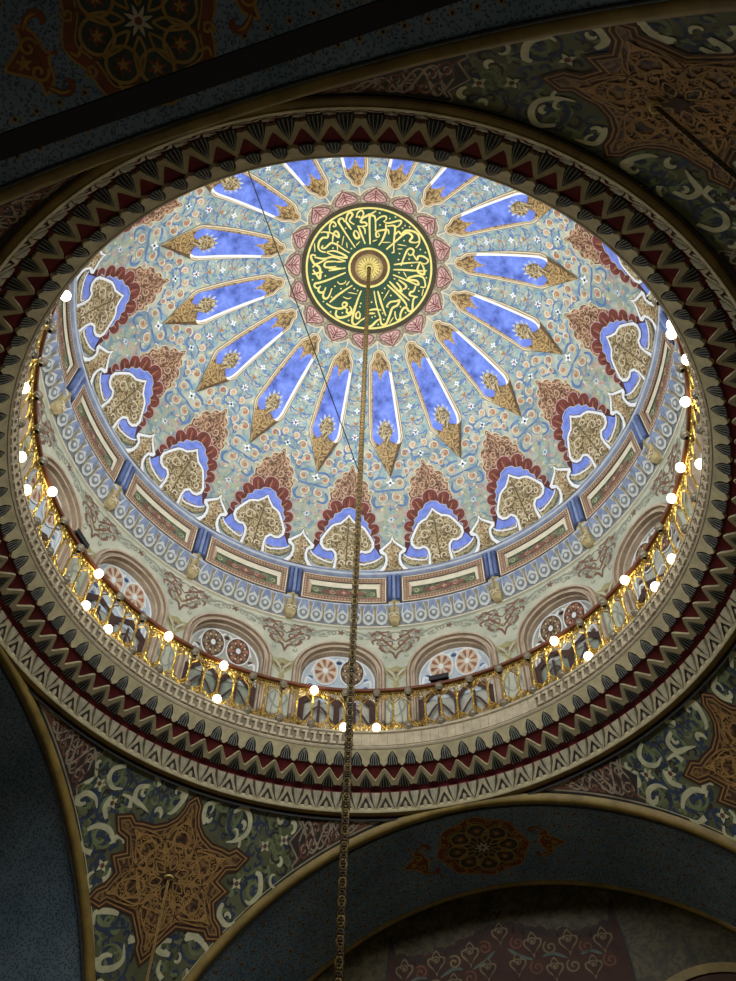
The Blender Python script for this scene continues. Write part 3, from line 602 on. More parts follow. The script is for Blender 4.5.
def tracery_mesh(pr):
    m = MB(); f = cyl(1.065); r = AR-.034
    m.poly(f, archpts(r, .50, 28), 'tracery' if pr[2] == 'tracery' else 'pane_pale', 0, .05)
    for sx in (-1, 1):
        for q in ([(sx*.115, .52), (sx*.105, .56), (sx*.085, .55), (sx*.09, .53)], [(sx*.118, .56), (sx*.112, .61), (sx*.092, .60)], [(sx*.10, .64), (sx*.085, .675), (sx*.06, .70), (sx*.075, .67)], [(sx*.005, .72), (sx*.02, .70), (sx*.012, .68)], [(0, .555), (sx*.02, .54), (sx*.05, .53), (sx*.09, .505)]):
            m.ribbon(f, q, .010, 'tracery_line', EPS*2)
        for c in ((.098, .575), (.10, .615), (.0, .70), (.10, .535)): m.dot(f, (sx*c[0], c[1]), .010, 'scroll_blue' if pr[2] == 'tracery' else 'rose_brown', EPS, 8)
    m.ribbon(f, archpts(r-.004, .50, 28), .007, 'tracery_line', EPS*2, False, 1)
    return m.build('tracery')
def rose_mesh(c, pb):
    m = MB(); rose((m, cyl(1.065), .004), c, .046, .070, *pb); return m.build('rose')
def door_mesh():
    m = MB(); f = cyl(1.062); r = AR-.034; D = 'wood_dark'
    m.poly(f, [[(-r, .197), (r, .197), (r, .50), (.07, .545), (0, .51), (-.07, .545), (-r, .50)], [(-r+.016, .22), (-.010, .22), (-.010, .48), (-.035, .515), (-.07, .52), (-r+.02, .485)], [(r-.016, .22), (.010, .22), (.010, .48), (.035, .515), (.07, .52), (r-.02, .485)]], D, .006, .06)
    for sx in (-1, 1):
        m.ribbon(f, [(sx*.012, .37), (sx*(r-.014), .37)], .014, D, .007, False, 4); m.ribbon(f, [(sx*.062, .22), (sx*.062, .50)], .010, D, .007, False, 4)
        m.ribbon(f, [(sx*.012, .40), (sx*.062, .47), (sx*.11, .40)], .008, D, .007, False)
    return m.build('door_leaves')
def pane_mesh(key):
    m = MB(); f = cyl(1.068); r = AR-.034
    m.poly(f, [(-r, .197), (r, .197), (r, .505), (-r, .505)], 'pane_pale' if key != 'dark' else 'pane_green', 0, .05)
    return m.build('pane')
keys = {-8: 'pale', -7: 'dark', -6: 'mix', -5: 'pale', -4: 'pale', -3: 'pale', -2: 'dark', -1: 'mix', 0: 'pale', 1: 'dark', 2: 'dark', 3: 'mix', 4: 'pale', 5: 'dark', 6: 'mix', 7: 'pale'}
protos = {}; fr = None
for n, k in enumerate(sorted(keys, key=lambda q: (abs(q+1), q)), 1):
    w, pr = window(k, keys[k], n)
    if keys[k] not in protos:
        parts = [fr.copy() if fr else frame_mesh(), tracery_mesh(pr), rose_mesh((-.048, .650), pr[0]), rose_mesh((.048, .650), pr[1]), door_mesh(), pane_mesh(keys[k])]
        if fr: COL.objects.link(parts[0])
        fr = fr or parts[0]; protos[keys[k]] = parts
        for p in parts: p.parent = w
    else:
        for p in protos[keys[k]]: copy_part(p, w)
# --- cornice of the drum: acanthus band, panels, pilasters, mouldings
b = MB()
b.lathe([(1.032, .846), (1.024, .850), (1.020, .854)], 'drum_plaster', 192); b.lathe([(1.020, .854), (1.018, .862), (.998, .932)], 'acanthus_grey', 192); b.lathe([(.998, .932), (.990, .938), (.990, .948), (1.0, .952), (1.0, 1.115)], 'mould_blue', 192)
b.lathe([(1.0, 1.108), (.984, 1.112), (.980, 1.118)], 'mould_blue', 192); b.lathe([(.980, 1.118), (.976, 1.124), (.979, 1.129)], 'mould_white', 192)
b.lathe([(.979, 1.129), (.982, 1.133), (.978, 1.139)], 'mould_blue', 192); b.lathe([(.978, 1.139), (.976, 1.143), (.982, 1.147)], 'mould_white', 192); b.lathe([(.982, 1.147), (.984, 1.151), (.992, 1.153)], 'sage', 192)
b.lathe([(1.0215, .850), (1.0185, .853), (1.0205, .857)], 'cream', 192); b.lathe([(.990, .940), (.987, .944), (.990, .948)], 'mould_white', 192)
cor = b.build('trim_1', None, True)
tag(cor, 'painted cornice at the foot of the dome with panels and blue pilasters', 'cornice', kind='structure')
def f_ac(x, z, off):
    t = (z-.862)/.07; R = 1.018-.020*t; a = -x/1.01; r = R-off; return W(r*cos(a), r*sin(a), z)
CW = 1.01*rad(22.5)/8
def acanthus():
    m = MB()
    for i in range(-4, 4):
        x = (i+.5)*CW+CW*.5; 
        if i == 3: continue      # the corbel stands here
        g = lambda u, v, o, x=x: f_ac(x+u*CW, .860+v*.074, o)
        def dish(u, v, o, x=x): return g(u, v, .004+o+.012*v*v*(1-u*u*3))
        m.poly(dish, [(-.47, .62), (-.40, .80), (-.30, .98), (.30, .98), (.40, .80), (.47, .62), (.48, .35), (.36, .08), (.0, -.06), (-.36, .08), (-.48, .35)], 'acanthus_white', 0, .2)
        m.poly(dish, [(-.24, .98), (.24, .98), (.34, .72), (.36, .5), (.2, .60), (0, .72), (-.2, .60), (-.36, .5), (-.34, .72)], 'mould_blue', .002, .2)
        m.poly(dish, smoothloop([(-.3, .40), (0, .52), (.3, .40), (.22, .2), (0, .10), (-.22, .2)]), 'acanthus_grey', .002, .2)
        m.dot(dish, (0, .33), .14, 'acanthus_white', .004, 8, .10)
        for sx in (-1, 1): m.ribbon(dish, [(sx*.12, .62), (sx*.2, .8), (sx*.12, .96)], .07, 'pilaster_light', .004)
        m.ribbon(g, [(.5, .02), (.52, .5), (.46, .98)], .13, 'acanthus_olive', .012)
        m.ribbon(g, [(.5, .6), (.4, .8), (.42, .95)], .08, 'acanthus_olive', .014)
    return m.build('acanthus_band', cor)
ladder(acanthus())
fP = cyl(1.0)
PW = rad(22.5)/2-.030
def panel():
    m = MB(); z0, z1 = .953, 1.108
    m.poly(fP, [[(-PW, z0), (PW, z0), (PW, z1), (-PW, z1)], [(-PW+.026, z0+.034), (PW-.026, z0+.034), (PW-.026, z1-.034), (-PW+.026, z1-.034)]], 'frieze_frame', .010, .05)
    for d, mt in ((.004, 'frieze_cream'), (.024, 'stone_dark')): 
        L = [(-PW+d, z0+d*1.3), (PW-d, z0+d*1.3), (PW-d, z1-d*1.3), (-PW+d, z1-d*1.3)]
        m.ribbon(fP, L+[L[0]], .004, mt, .0115, False, 8, smooth=False)
    for i in range(26):
        x = -PW+.014+(2*PW-.028)*i/25
        for z in (z0+.018, z1-.018): m.poly(fP, ring((x, z), .0035, 5, .0055), 'frieze_bead', .0115, .05)
    for i in range(1, 8):
        for sx in (-1, 1): m.poly(fP, ring((sx*(PW-.013), z0+.018+(z1-z0-.036)*i/8), .0035, 5, .0055), 'frieze_bead', .0115, .05)
    a, c0, c1 = PW-.026, z0+.034, z1-.034
    m.poly(fP, [(-a, c1), (a, c1), (a-.014, c1-.030), (-a+.014, c1-.030)], 'frieze_cream', .006, .05)
    m.poly(fP, [(-a, c0), (-a, c1), (-a+.014, c1-.030), (-a+.010, c0)], 'frieze_bead', .006, .05); m.poly(fP, [(a, c0), (a, c1), (a-.014, c1-.030), (a-.010, c0)], 'frieze_cream', .006, .05)
    m.poly(fP, [(-a+.010, c0), (a-.010, c0), (a-.014, c1-.030), (-a+.014, c1-.030)], 'frieze_green', .003, .05)
    cz = (c0+c1-.03)/2
    m.poly(fP, smoothloop([(-.085, cz), (-.06, cz+.016), (-.03, cz+.010), (0, cz+.022), (.03, cz+.010), (.06, cz+.016), (.085, cz), (.06, cz-.016), (.03, cz-.010), (0, cz-.022), (-.03, cz-.010), (-.06, cz-.016)]), 'frieze_red', .005, .05)
    for sx in (-1, 1):
        m.ribbon(fP, spiral((sx*.045, cz), .013, 0, 1.2, sx), .004, 'frieze_bead', .0065); m.ribbon(fP, spiral((sx*.11, cz), .014, pi, 1.2, sx), .005, 'sage', .0055)
    m.flower(fP, (0, cz), .012, 'frieze_bead', .0065, 4)
    return m.build('green_panel', cor)
ladder(panel())
def pilaster():
    m = MB(); z0, z1 = .960, 1.116; hw = .026
    def f(x, y, z): R = 1.0-y; return W(R*cos(-x), R*sin(-x), z)
    m.box(f, -hw, hw, 0, .014, z0, z1, 'pilaster_dark')
    for x in (-.0165, 0, .0165):
        pr = [(x+.0068*cos(t), .014+.010*sin(t)) for t in [pi*i/6 for i in range(7)]]
        vs = [f(px, py, z) for px, py in pr for z in (z0+.006, z1-.006)]
        m.add(vs, [(2*i, 2*i+1, 2*i+3, 2*i+2) for i in range(6)]+[tuple(range(0, 14, 2)), tuple(range(13, 0, -2))], 'pilaster_blue' if x else 'pilaster_light')
    m.box(f, -hw-.004, hw+.004, 0, .020, z1-.005, z1+.010, 'mould_blue')
    return m.build('blue_pilaster', cor)
ladder(pilaster(), half=True)
def corbel():
    m = MB()
    def f(x, y, z): R = 1.02-y; return W(R*cos(-x), R*sin(-x), z)
    prof = [(.010, .850), (.022, .855), (.034, .868), (.036, .885), (.028, .905), (.030, .93), (.036, .955), (.036, .964)]
    hw = [.010, .016, .020, .021, .016, .016, .022, .022]
    vs = []
    for (y, z), h in zip(prof, hw): vs += [f(-h, 0, z), f(-h, y*.8, z), f(0, y, z), f(h, y*.8, z), f(h, 0, z)]
    fs = [(i*5+j, i*5+j+1, i*5+j+6, i*5+j+5) for i in range(7) for j in range(4)]+[(0, 1, 2, 3, 4), (39, 38, 37, 36, 35)]
    m.add(vs, fs, 'corbel_gold')
    for sx in (-1, 1): m.tube([f(sx*(.010+.008*cos(t)), .036, .877+.010*sin(t)) for t in [2*pi*i/10 for i in range(9)]], .011, 'cream', 5)
    m.tube([f(0, .030, .905), f(0, .035, .955)], .02, 'acanthus_olive', 5)
    return m.build('corbel', cor)
ladder(corbel(), half=True)
# ================================================================== MUQARNAS CORNICE
NC = 104; CA = 2*pi/NC
def tier(r0, z0, r1, z1):
    L = hypot(r1-r0, z1-z0); nx, nz = (z1-z0)/L, -(r1-r0)/L       # points away from the room
    def f(u, v, d):      # d > 0 : towards the room
        r = r0+(r1-r0)*v-nx*d; z = z0+(z1-z0)*v-nz*d; return W(r*cos(u*CA), r*sin(u*CA), z)
    return f
def spin(cell, shift=0.0):
    b = MB()
    for nm_i, f_, in ((0, 0),): pass
    for i in range(NC):
        R = Matrix.Rotation((i+shift)*CA, 4, 'Z'); o = len(b.v); b.v += [R @ v for v in cell.v]
        for fc, mi in zip(cell.f, cell.m): b.f.append(tuple(q+o for q in fc)); b.m.append(b.mi(cell.names[mi]))
    return b
cornice = MB()
cornice.lathe([(1.004, -.012), (1.0, .0), (.988, .006), (.976, .056), (.966, .066), (.935, .081), (.910, .0935), (.905, .099), (.880, .130), (.885, .19)], 'carved_red', 208)
cornice = cornice.build('trim_2')
tag(cornice, 'deep carved muqarnas cornice ringing the dome in cream, dark red and black', 'cornice', kind='structure')
def walls(m, f, loop, d0, d1, mat):
    n = len(loop); vs = [f(u, v, d) for u, v in loop for d in (d0, d1)]
    m.add(vs, [(2*i, 2*((i+1) % n), 2*((i+1) % n)+1, 2*i+1) for i in range(n)], mat)
def niche_cell(f, top, arch, drop, ribs, dr):
    """cream front plate with a pointed hollow open below, its fluted back over the dark red ground"""
    m = MB(); left = [(-u, v) for u, v in arch]
    outer = top+drop+arch[::-1]+left[1:]+[(-u, v) for u, v in reversed(drop)]
    m.poly(f, outer, 'carved_cream', 0, .3); walls(m, f, outer, 0, -dr, 'carved_cream')
    apex = max(arch, key=lambda p: p[1]); base = min(p[1] for p in arch)*(.2 if arch[0][1] < .82 else .6); hw = max(p[0] for p in arch)*.95
    # scooped back: deepest in the middle
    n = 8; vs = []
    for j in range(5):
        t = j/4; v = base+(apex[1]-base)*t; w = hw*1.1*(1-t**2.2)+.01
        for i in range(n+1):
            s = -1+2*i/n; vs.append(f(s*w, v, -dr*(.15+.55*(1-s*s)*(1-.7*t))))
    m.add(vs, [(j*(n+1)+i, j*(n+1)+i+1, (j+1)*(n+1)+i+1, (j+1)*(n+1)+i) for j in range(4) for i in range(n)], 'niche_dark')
    for s in ribs:
        P = []
        for j in range(6):
            t = j/5; v = base+(apex[1]-base)*(.02+.9*t); w = hw*1.1*(1-t**2.2)+.01
            P.append((s*w, v, -dr*(.15+.55*(1-s*s)*(1-.7*t))+.0022))
        vs = []
        for u, v, d in P: vs += [f(u-.015, v, d), f(u+.015, v, d)]
        m.add(vs, [(2*i, 2*i+1, 2*i+3, 2*i+2) for i in range(5)], 'niche_rib')
    return m
fB = tier(.962, .056, .900, .086)
archB = [(0, .70), (.09, .58), (.19, .42), (.27, .26), (.31, .14)]
topB = [(-.5, .36), (-.40, .45), (-.24, .65), (-.10, .82), (0, .89), (.10, .82), (.24, .65), (.40, .45), (.5, .36)]
dropB = [(.5, .16), (.40, .13)]
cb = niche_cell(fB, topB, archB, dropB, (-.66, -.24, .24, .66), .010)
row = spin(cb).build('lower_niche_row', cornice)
fA = tier(.904, .084, .868, .128)
archA = [(0, .86), (.10, .78), (.21, .64), (.28, .48), (.30, .24)]
topA = [(-.5, 1.0), (.5, 1.0)]
dropA = [(.5, .10), (.42, .14), (.36, .22)]
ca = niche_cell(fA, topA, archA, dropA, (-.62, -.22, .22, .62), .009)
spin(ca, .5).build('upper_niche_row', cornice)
fC = tier(.984, -.004, .970, .050)
def fan_cell():
    m = MB()
    m.poly(fC, [(-.5, 0), (.5, 0), (.5, .95), (-.5, .95)], 'fan_dark', -.004, .3)
    m.poly(fC, [(-.22, .92), (.22, .92), (.10, .30), (0, .02), (-.10, .30)], 'fan_stone', .006, .3)
    m.poly(fC, [(-.03, .9), (.03, .9), (.02, .25), (-.02, .25)], 'niche_rib', .0075, .3)
    for sx in (-1, 1):
        m.poly(fC, [(sx*.5, .95), (sx*.34, .95), (sx*.28, .60), (sx*.04, .02), (sx*.16, .02), (sx*.40, .50), (sx*.5, .70)], 'fan_stone', .003, .3)
        m.poly(fC, [(sx*.5, .45), (sx*.42, .30), (sx*.40, .02), (sx*.5, .02)], 'fan_stone', .002, .3)
    walls(m, fC, [(-.22, .92), (.22, .92), (.10, .30), (0, .02), (-.10, .30)], .006, -.004, 'fan_stone')
    return m
spin(fan_cell(), .5).build('fan_row', cornice)
# fret band over the niches
b = MB(); LR = .867
b.lathe([(.885, .124), (LR+.001, .126), (LR-.003, .131), (LR+.001, .136), (LR+.002, .139)], 'fret_stone', 208)
b.lathe([(LR+.002, .139), (LR+.002, .186)], 'fret_recess', 208)
b.lathe([(LR+.002, .186), (LR-.004, .189), (LR-.004, .197), (.90, .197)], 'fret_stone', 208)
for i in range(208):
    a = 2*pi*i/208; kk = ((70-math.degrees(a)+180) % 360-180)/22.5
    f = lambda x, y, z, a=a: W((LR+.002-y)*cos(a-x/LR), (LR+.002-y)*sin(a-x/LR), z)
    plain = -.95 < kk < .85
    h = .0015 if plain else .006; mt = 'fret_stone'; c = 2*pi*LR/208
    if plain: b.box(f, -c*.48, c*.48, 0, .002, .140, .185, mt); continue
    b.box(f, -c*.5, c*.22, 0, h, .174, .183, mt); b.box(f, -c*.22, c*.5, 0, h, .142, .151, mt)
    b.box(f, -c*.14, c*.14, 0, h, .150, .175, mt)
b.build('fret_band', cornice)
b = MB(); prof = [(.998+.0115*cos(2*pi*i/12), -.002+.010*sin(2*pi*i/12)) for i in range(13)]
b.lathe(prof, 'gilt_mould', 192); b.lathe([(1.012, -.016), (1.008, -.010), (1.010, -.022)], 'black_line', 192)
b.lathe([(.984, .004), (.982, -.004), (.988, -.010)], 'carved_cream', 192)
ring_m = b.build('trim_3', None, True); tag(ring_m, 'gilded ring moulding between the cornice and the pendentives', 'moulding', kind='structure')
# ================================================================== BALCONY RAILING
RR = .885; NP = 108; PA = 2*pi/NP; K0 = -.05
def frail(a0):
    return lambda u, z, d=0: W((RR-d)*cos(a0-u*PA), (RR-d)*sin(a0-u*PA), z+.012)
rail = empty('balcony_railing', W(0, 0, .197)); tag(rail, 'gilt openwork railing with brown handrail round the balcony under the dome', 'railing')
def rail_part(m, name): o = m.build(name, rail, False); o.matrix_parent_inverse = Matrix.Translation(-rail.location); return o
b = MB(); b.lathe([(RR-.009, .378), (RR-.010, .387), (RR-.005, .391), (RR+.008, .391), (RR+.013, .386), (RR+.012, .378), (RR-.009, .378)], 'handrail', 216); tag(rail_part(b, 'handrail'), 'dark reddish brown handrail')
def lace(upper):
    b = MB(); q = .0022*S
    for i in range(NP):
        a = AZ(K0)-i*PA; f = frail(a)
        def T(pts, r=1.0, n=4): b.tube([f(u, z) for u, z in pts], q*r, 'brass', n, False)
        if upper:
            z0, z1 = .318, .362
            T([(-.5, z1), (.5, z1)], .9); 
            T([(0, .300), (-.10, .318), (-.38, .334), (-.5, .345)], 1.1); T([(0, .300), (.10, .318), (.38, .334), (.5, .345)], 1.1)
            for sx in (-1, 1):
                T([(sx*.03, .325), (sx*.12, .345), (sx*.28, .352), (sx*.36, .346), (sx*.30, .340), (sx*.22, .343)], .8)
                T([(sx*.02, .350), (sx*.10, .357), (sx*.2, .36)], .8); T([(sx*.5, .345), (sx*.44, .356), (sx*.36, .361)], .8)
            T([(0, .300), (0, .362)], 1.0)
            for sx in (-1, 1):
                T([(sx*.26, .337), (sx*.34, .341), (sx*.42, .352), (sx*.5, .353)], .8); T([(sx*.08, .330), (sx*.16, .337), (sx*.22, .346), (sx*.16, .353), (sx*.06, .350), (sx*.10, .343)], .8)
                T([(sx*(.36+.07*cos(t)), .3545+.006*sin(t)) for t in [pi*i/4 for i in range(9)]], .7)
            T([(-.5, .3675), (.5, .3675)], .8)
        else:
            z0, z1 = .200, .238
            T([(-.5, .201), (.5, .201)], 1.0)
            T([(0, .252), (-.10, .238), (-.36, .226), (-.5, .216)], 1.1); T([(0, .252), (.10, .238), (.36, .226), (.5, .216)], 1.1)
            for sx in (-1, 1):
                T([(sx*.04, .232), (sx*.14, .220), (sx*.28, .214), (sx*.34, .219), (sx*.28, .224), (sx*.2, .222)], .8)
                T([(sx*.5, .216), (sx*.42, .208), (sx*.3, .203)], .8); T([(sx*.02, .213), (sx*.12, .206), (sx*.22, .203)], .8)
            T([(0, .201), (0, .252)], 1.0)
            for sx in (-1, 1):
                T([(sx*.08, .228), (sx*.18, .227), (sx*.24, .219), (sx*.17, .212), (sx*.09, .217)], .8); T([(sx*(.40+.06*cos(t)), .2135+.006*sin(t)) for t in [pi*i/4 for i in range(9)]], .7)
    return b
rail_part(lace(True), 'upper_lacework'); rail_part(lace(False), 'lower_lacework')
def baluster_mb(i):
    b = MB(); a = AZ(K0)-i*PA; f = frail(a)
    b.tube([f(0, z) for z in (.248, .252, .256, .262, .275, .290, .296, .300, .304)], [S*q for q in (.0028, .0048, .0048, .0030, .0038, .0030, .0046, .0046, .0028)], 'brass', 6)
    return b
vis = [i for i in range(-24, 74)]       # on the ring: those from far left to far right
order = sorted(range(NP), key=lambda i: abs(((i-10.5+NP/2) % NP)-NP/2))
far_set = order[:72]; rest = order[72:]
for i in far_set: rail_part(baluster_mb(i), 'baluster')
b = MB()
for i in rest:
    c = baluster_mb(i); b.add(c.v, c.f, 'brass')
tag(rail_part(b, 'baluster'), kind='stuff')
# ================================================================== GLOBE BULBS
def bulb_meshes(mat):
    g = MB(); n, k = 12, 8; R = .0135*S; vs = [Vector((0, 0, R*1.15))]
    prof = [(R*sin(pi*j/k), R*cos(pi*j/k)*1.12) for j in range(1, k)]+[(R*.42, -R*1.15)]
    vs = [Vector((r*cos(2*pi*i/n), r*sin(2*pi*i/n), z)) for r, z in prof for i in range(n)]+[Vector((0, 0, R*1.12))]
    fs = [(j*n+i, j*n+(i+1) % n, (j+1)*n+(i+1) % n, (j+1)*n+i) for j in range(len(prof)-1) for i in range(n)]+[(len(vs)-1, (i+1) % n, i) for i in range(n)]
    g.add(vs, [f[::-1] for f in fs], mat)
    h = MB(); h.tube([Vector((x*R, 0, -.1*R)) for x in (.93, 1.1, 1.25)], [R*.34, R*.38, R*.38], 'brass', 8)
    return g, h
LIT = [('u', -21), ('l', -19), ('l', -17), ('l', -16), ('u', -15), ('u', -12), ('l', -12), ('l', -11), ('u', -9), ('u', -7), ('l', -7), ('u', -4), ('l', -3), ('l', -2), ('u', 4), ('l', 5), ('u', 7), ('l', 8), ('l', 9), ('u', 10), ('u', 11), ('l', 12), ('u', 13), ('l', 15), ('u', 15), ('l', 16)]
def wname(k):
    k = int(k)
    return 'the window directly behind the hanging chain' if k == -1 else 'the %s window %s of the hanging chain' % (['first', 'second', 'third', 'fourth', 'fifth', 'sixth'][abs(k+1)-1], 'left' if k < -1 else 'right')
def where(k):
    r = round(k)
    if abs(k-r) < .27: return 'before '+wname(r)
    lo = math.floor(k)
    return 'between '+wname(lo).replace(' of the hanging chain', '')+' and '+wname(lo+1).replace('the window', 'that')
protoB = {}
def place_bulb(row, j, lit):
    k = K0+j*16/54; a = AZ(k); z = .354 if row == 'u' else .208; r = .865
    key = lit
    e = empty('globe_bulb', W(r*cos(a), r*sin(a), z), a)
    if key not in protoB:
        g, h = bulb_meshes('bulb_lit' if lit else 'bulb_off'); protoB[key] = (g.build('globe', e, True), h.build('socket', e))
    else:
        for p in protoB[key]: copy_part(p, e)
    return e, k
labs = {}
made = []
for row, j in LIT: made.append((row, j)+place_bulb(row, j, True))
def side(k): 
    r = round(k)
    if abs(k-r) < .12: return 'at the middle of '
    return 'at the left of ' if k < r else 'at the right of '
for row, j, e, k in made:
    nm = 'upper' if row == 'u' else 'lower'
    r_ = round(k); sd = 'centre' if abs(k-r_) < .12 else ('left part' if k < r_ else 'right part')
    wn = 'the window behind the chain' if r_ == -1 else 'the %s window %s of the chain' % (['first', 'second', 'third', 'fourth', 'fifth', 'sixth'][abs(r_+1)-1], 'left' if r_ < -1 else 'right')
    t = 'lit bulb, %s rail, %s of %s' % (nm, sd, wn)
    if t in labs: t = t.replace('lit bulb', 'second lit bulb')
    labs[t] = 1
    tag(e, t, 'light bulb', 'lit globe bulbs on the balcony railing')
lit_set = set(LIT)
for row in 'ul':
    for j in range(-21, 17):
        if (row, j) in lit_set: continue
        e, k = place_bulb(row, j, False)
        tag(e, 'unlit grey globe bulb on %s edge of the gilt balcony railing' % ('upper' if row == 'u' else 'lower'), 'light bulb', 'unlit bulbs on the %s railing edge' % ('upper' if row == 'u' else 'lower'))
# ---- floodlights resting on the handrail
def flood(k, label):
    a = AZ(k); e = empty('floodlight', W((RR+.002)*cos(a), (RR+.002)*sin(a), .3915), a); tag(e, label, 'floodlight', 'floodlights on the balcony')
    m = MB(); f = lambda x, y, z: Vector((y*S, x*S, z*S))
    m.box(f, -.030, .030, -.014, .020, .006, .022, 'black_metal'); m.box(f, -.033, .033, -.017, -.014, .004, .024, 'black_metal'); m.build('housing', e)
    m = MB(); m.box(f, -.008, .008, -.008, .008, -.0005, .006, 'black_metal'); m.build('bracket', e)
    return e
flood(-3.9, 'black floodlight box on the handrail at the left, over the third window left of chain')
flood(-.05, 'black floodlight box on the handrail in front of the brightest window right of chain')
# ================================================================== PENDENTIVES
R2 = sqrt(2)
def f_pend(a, el, off):       # degrees from the corner direction, elevation on the big sphere
    r = R2-off; return W(r*cos(rad(el))*cos(-rad(-a)), r*cos(rad(el))*sin(rad(a)), -1+r*sin(rad(el)))
STAR = [(0.0, 43.5), (-.95, 42.7), (-1.1, 41.75), (-1.7, 40.6), (-2.9, 39.6), (-4.6, 38.85), (-6.2, 38.75), (-7.5, 38.5), (-8.45, 39.05), (-10.1, 38.45), (-9.1, 37.2), (-7.6, 36.9), (-6.6, 35.3), (-8.2, 34.5), (-6.9, 33.1), (-7.6, 31.4), (-8.5, 30.7), (-9.0, 29.6), (-7.4, 29.4), (-6.8, 30.1), (-4.7, 30.0), (-2.9, 29.85), (-1.8, 28.5), (-.95, 27.3), (-.9, 26.6), (0, 25.5)]
STAR = STAR+[(-x, y) for x, y in reversed(STAR) if x]
SCR=[[(12.87,43.72),(14.37,42.84),(14.33,41.68),(13.02,40.99),(11.65,41.37)],[(7.83,44.02),(7.04,43.76),(6.53,43.25)],[(7.93,42.83),(9.41,42.21),(9.2,40.96),(7.77,40.6),(6.36,40.21)],[(16.49,37.56),(16.77,38.43),(16.04,39.21),(14.55,39.12),(13.66,38.31)],[(11.64,37.74),(12.59,38.69),(12.64,39.65),(12.58,40.16)],[(11.2,40.8),(9.77,40.78),(9.29,39.8)],[(13.29,34.64),(12.6,33.96),(11.33,33.93)],[(13.35,35.87),(12.24,36.74),(10.55,36.84),(9.32,35.99),(9.68,35.56)],[(8.05,33.32),(7.93,32.45),(8.38,31.86)],[(3.27,43.81),(1.89,43.51),(2.72,41.37),(3.55,40.83)],[(-2.47,41.0),(-1.91,42.14),(-2.03,43.28),(-3.9,43.76)],[(-6.49,43.19),(-8.04,43.93),(-9.36,42.87),(-9.45,41.32),(-8.1,40.18),(-6.53,39.76)],[(-12.02,37.1),(-12.73,36.89),(-13.13,35.15),(-12.09,33.84),(-11.27,34.02)],[(-8.37,33.29),(-8.17,32.08),(-9.4,31.12),(-10.77,31.61)],[(4.65,29.28),(5.93,29.21),(7.49,28.61),(7.05,27.45)],[(5.26,24.6),(4.64,23.66),(3.1,24.07),(2.17,25.12),(2.67,26.67)],[(2.37,27.59),(1.54,27.37),(2.3,27.04)],[(-4.64,28.72),(-5.92,29.25),(-7.67,28.28),(-7.57,27.42)],[(-2.99,28.25),(-1.65,27.97),(-1.67,26.99),(-3.14,26.87),(-2.45,27.29)],[(-2.34,26.15),(-2.39,25.06),(-3.15,24.39)],[(-5.73,25.98),(-6.03,25.35),(-5.79,24.7)]]
pend_names = {25: 'wall_right', 115: 'wall_left', -65: 'wall_near_right', -155: 'wall_near_left'}
pend_lab = {115: 'painted pendentive at lower left, olive scrollwork round a brown star', 25: 'painted pendentive at the right edge below the cornice with brown star',
            -65: 'painted pendentive at upper right with brown star and thick gilt chain', -155: 'painted pendentive hidden beyond the upper left edge'}
HP = 2.0
def ring_el(a): return 45.0
def low_el(a):              # elevation of the arch edge at angle a from the corner
    r = 1/cos(rad(45-abs(a))); return math.degrees(atan2(sqrt(max(0, 2-r*r)), r))
def pend_surface():
    m = MB(); vs = []; NA, NT = 60, 24
    for i in range(NA+1):
        a = -45+90*i/NA; r1 = min(R2-1e-6, 1/cos(rad(45-abs(a))))
        for j in range(NT+1):
            r = .99+(r1-.99)*j/NT; vs.append(f_pend(a, math.degrees(atan2(sqrt(max(0, 2-r*r)), r)), 0))
    k = NT+1; m.add(vs, [(i*k+j, i*k+j+1, (i+1)*k+j+1, (i+1)*k+j) for i in range(NA) for j in range(NT)], 'pend_olive')
    return m
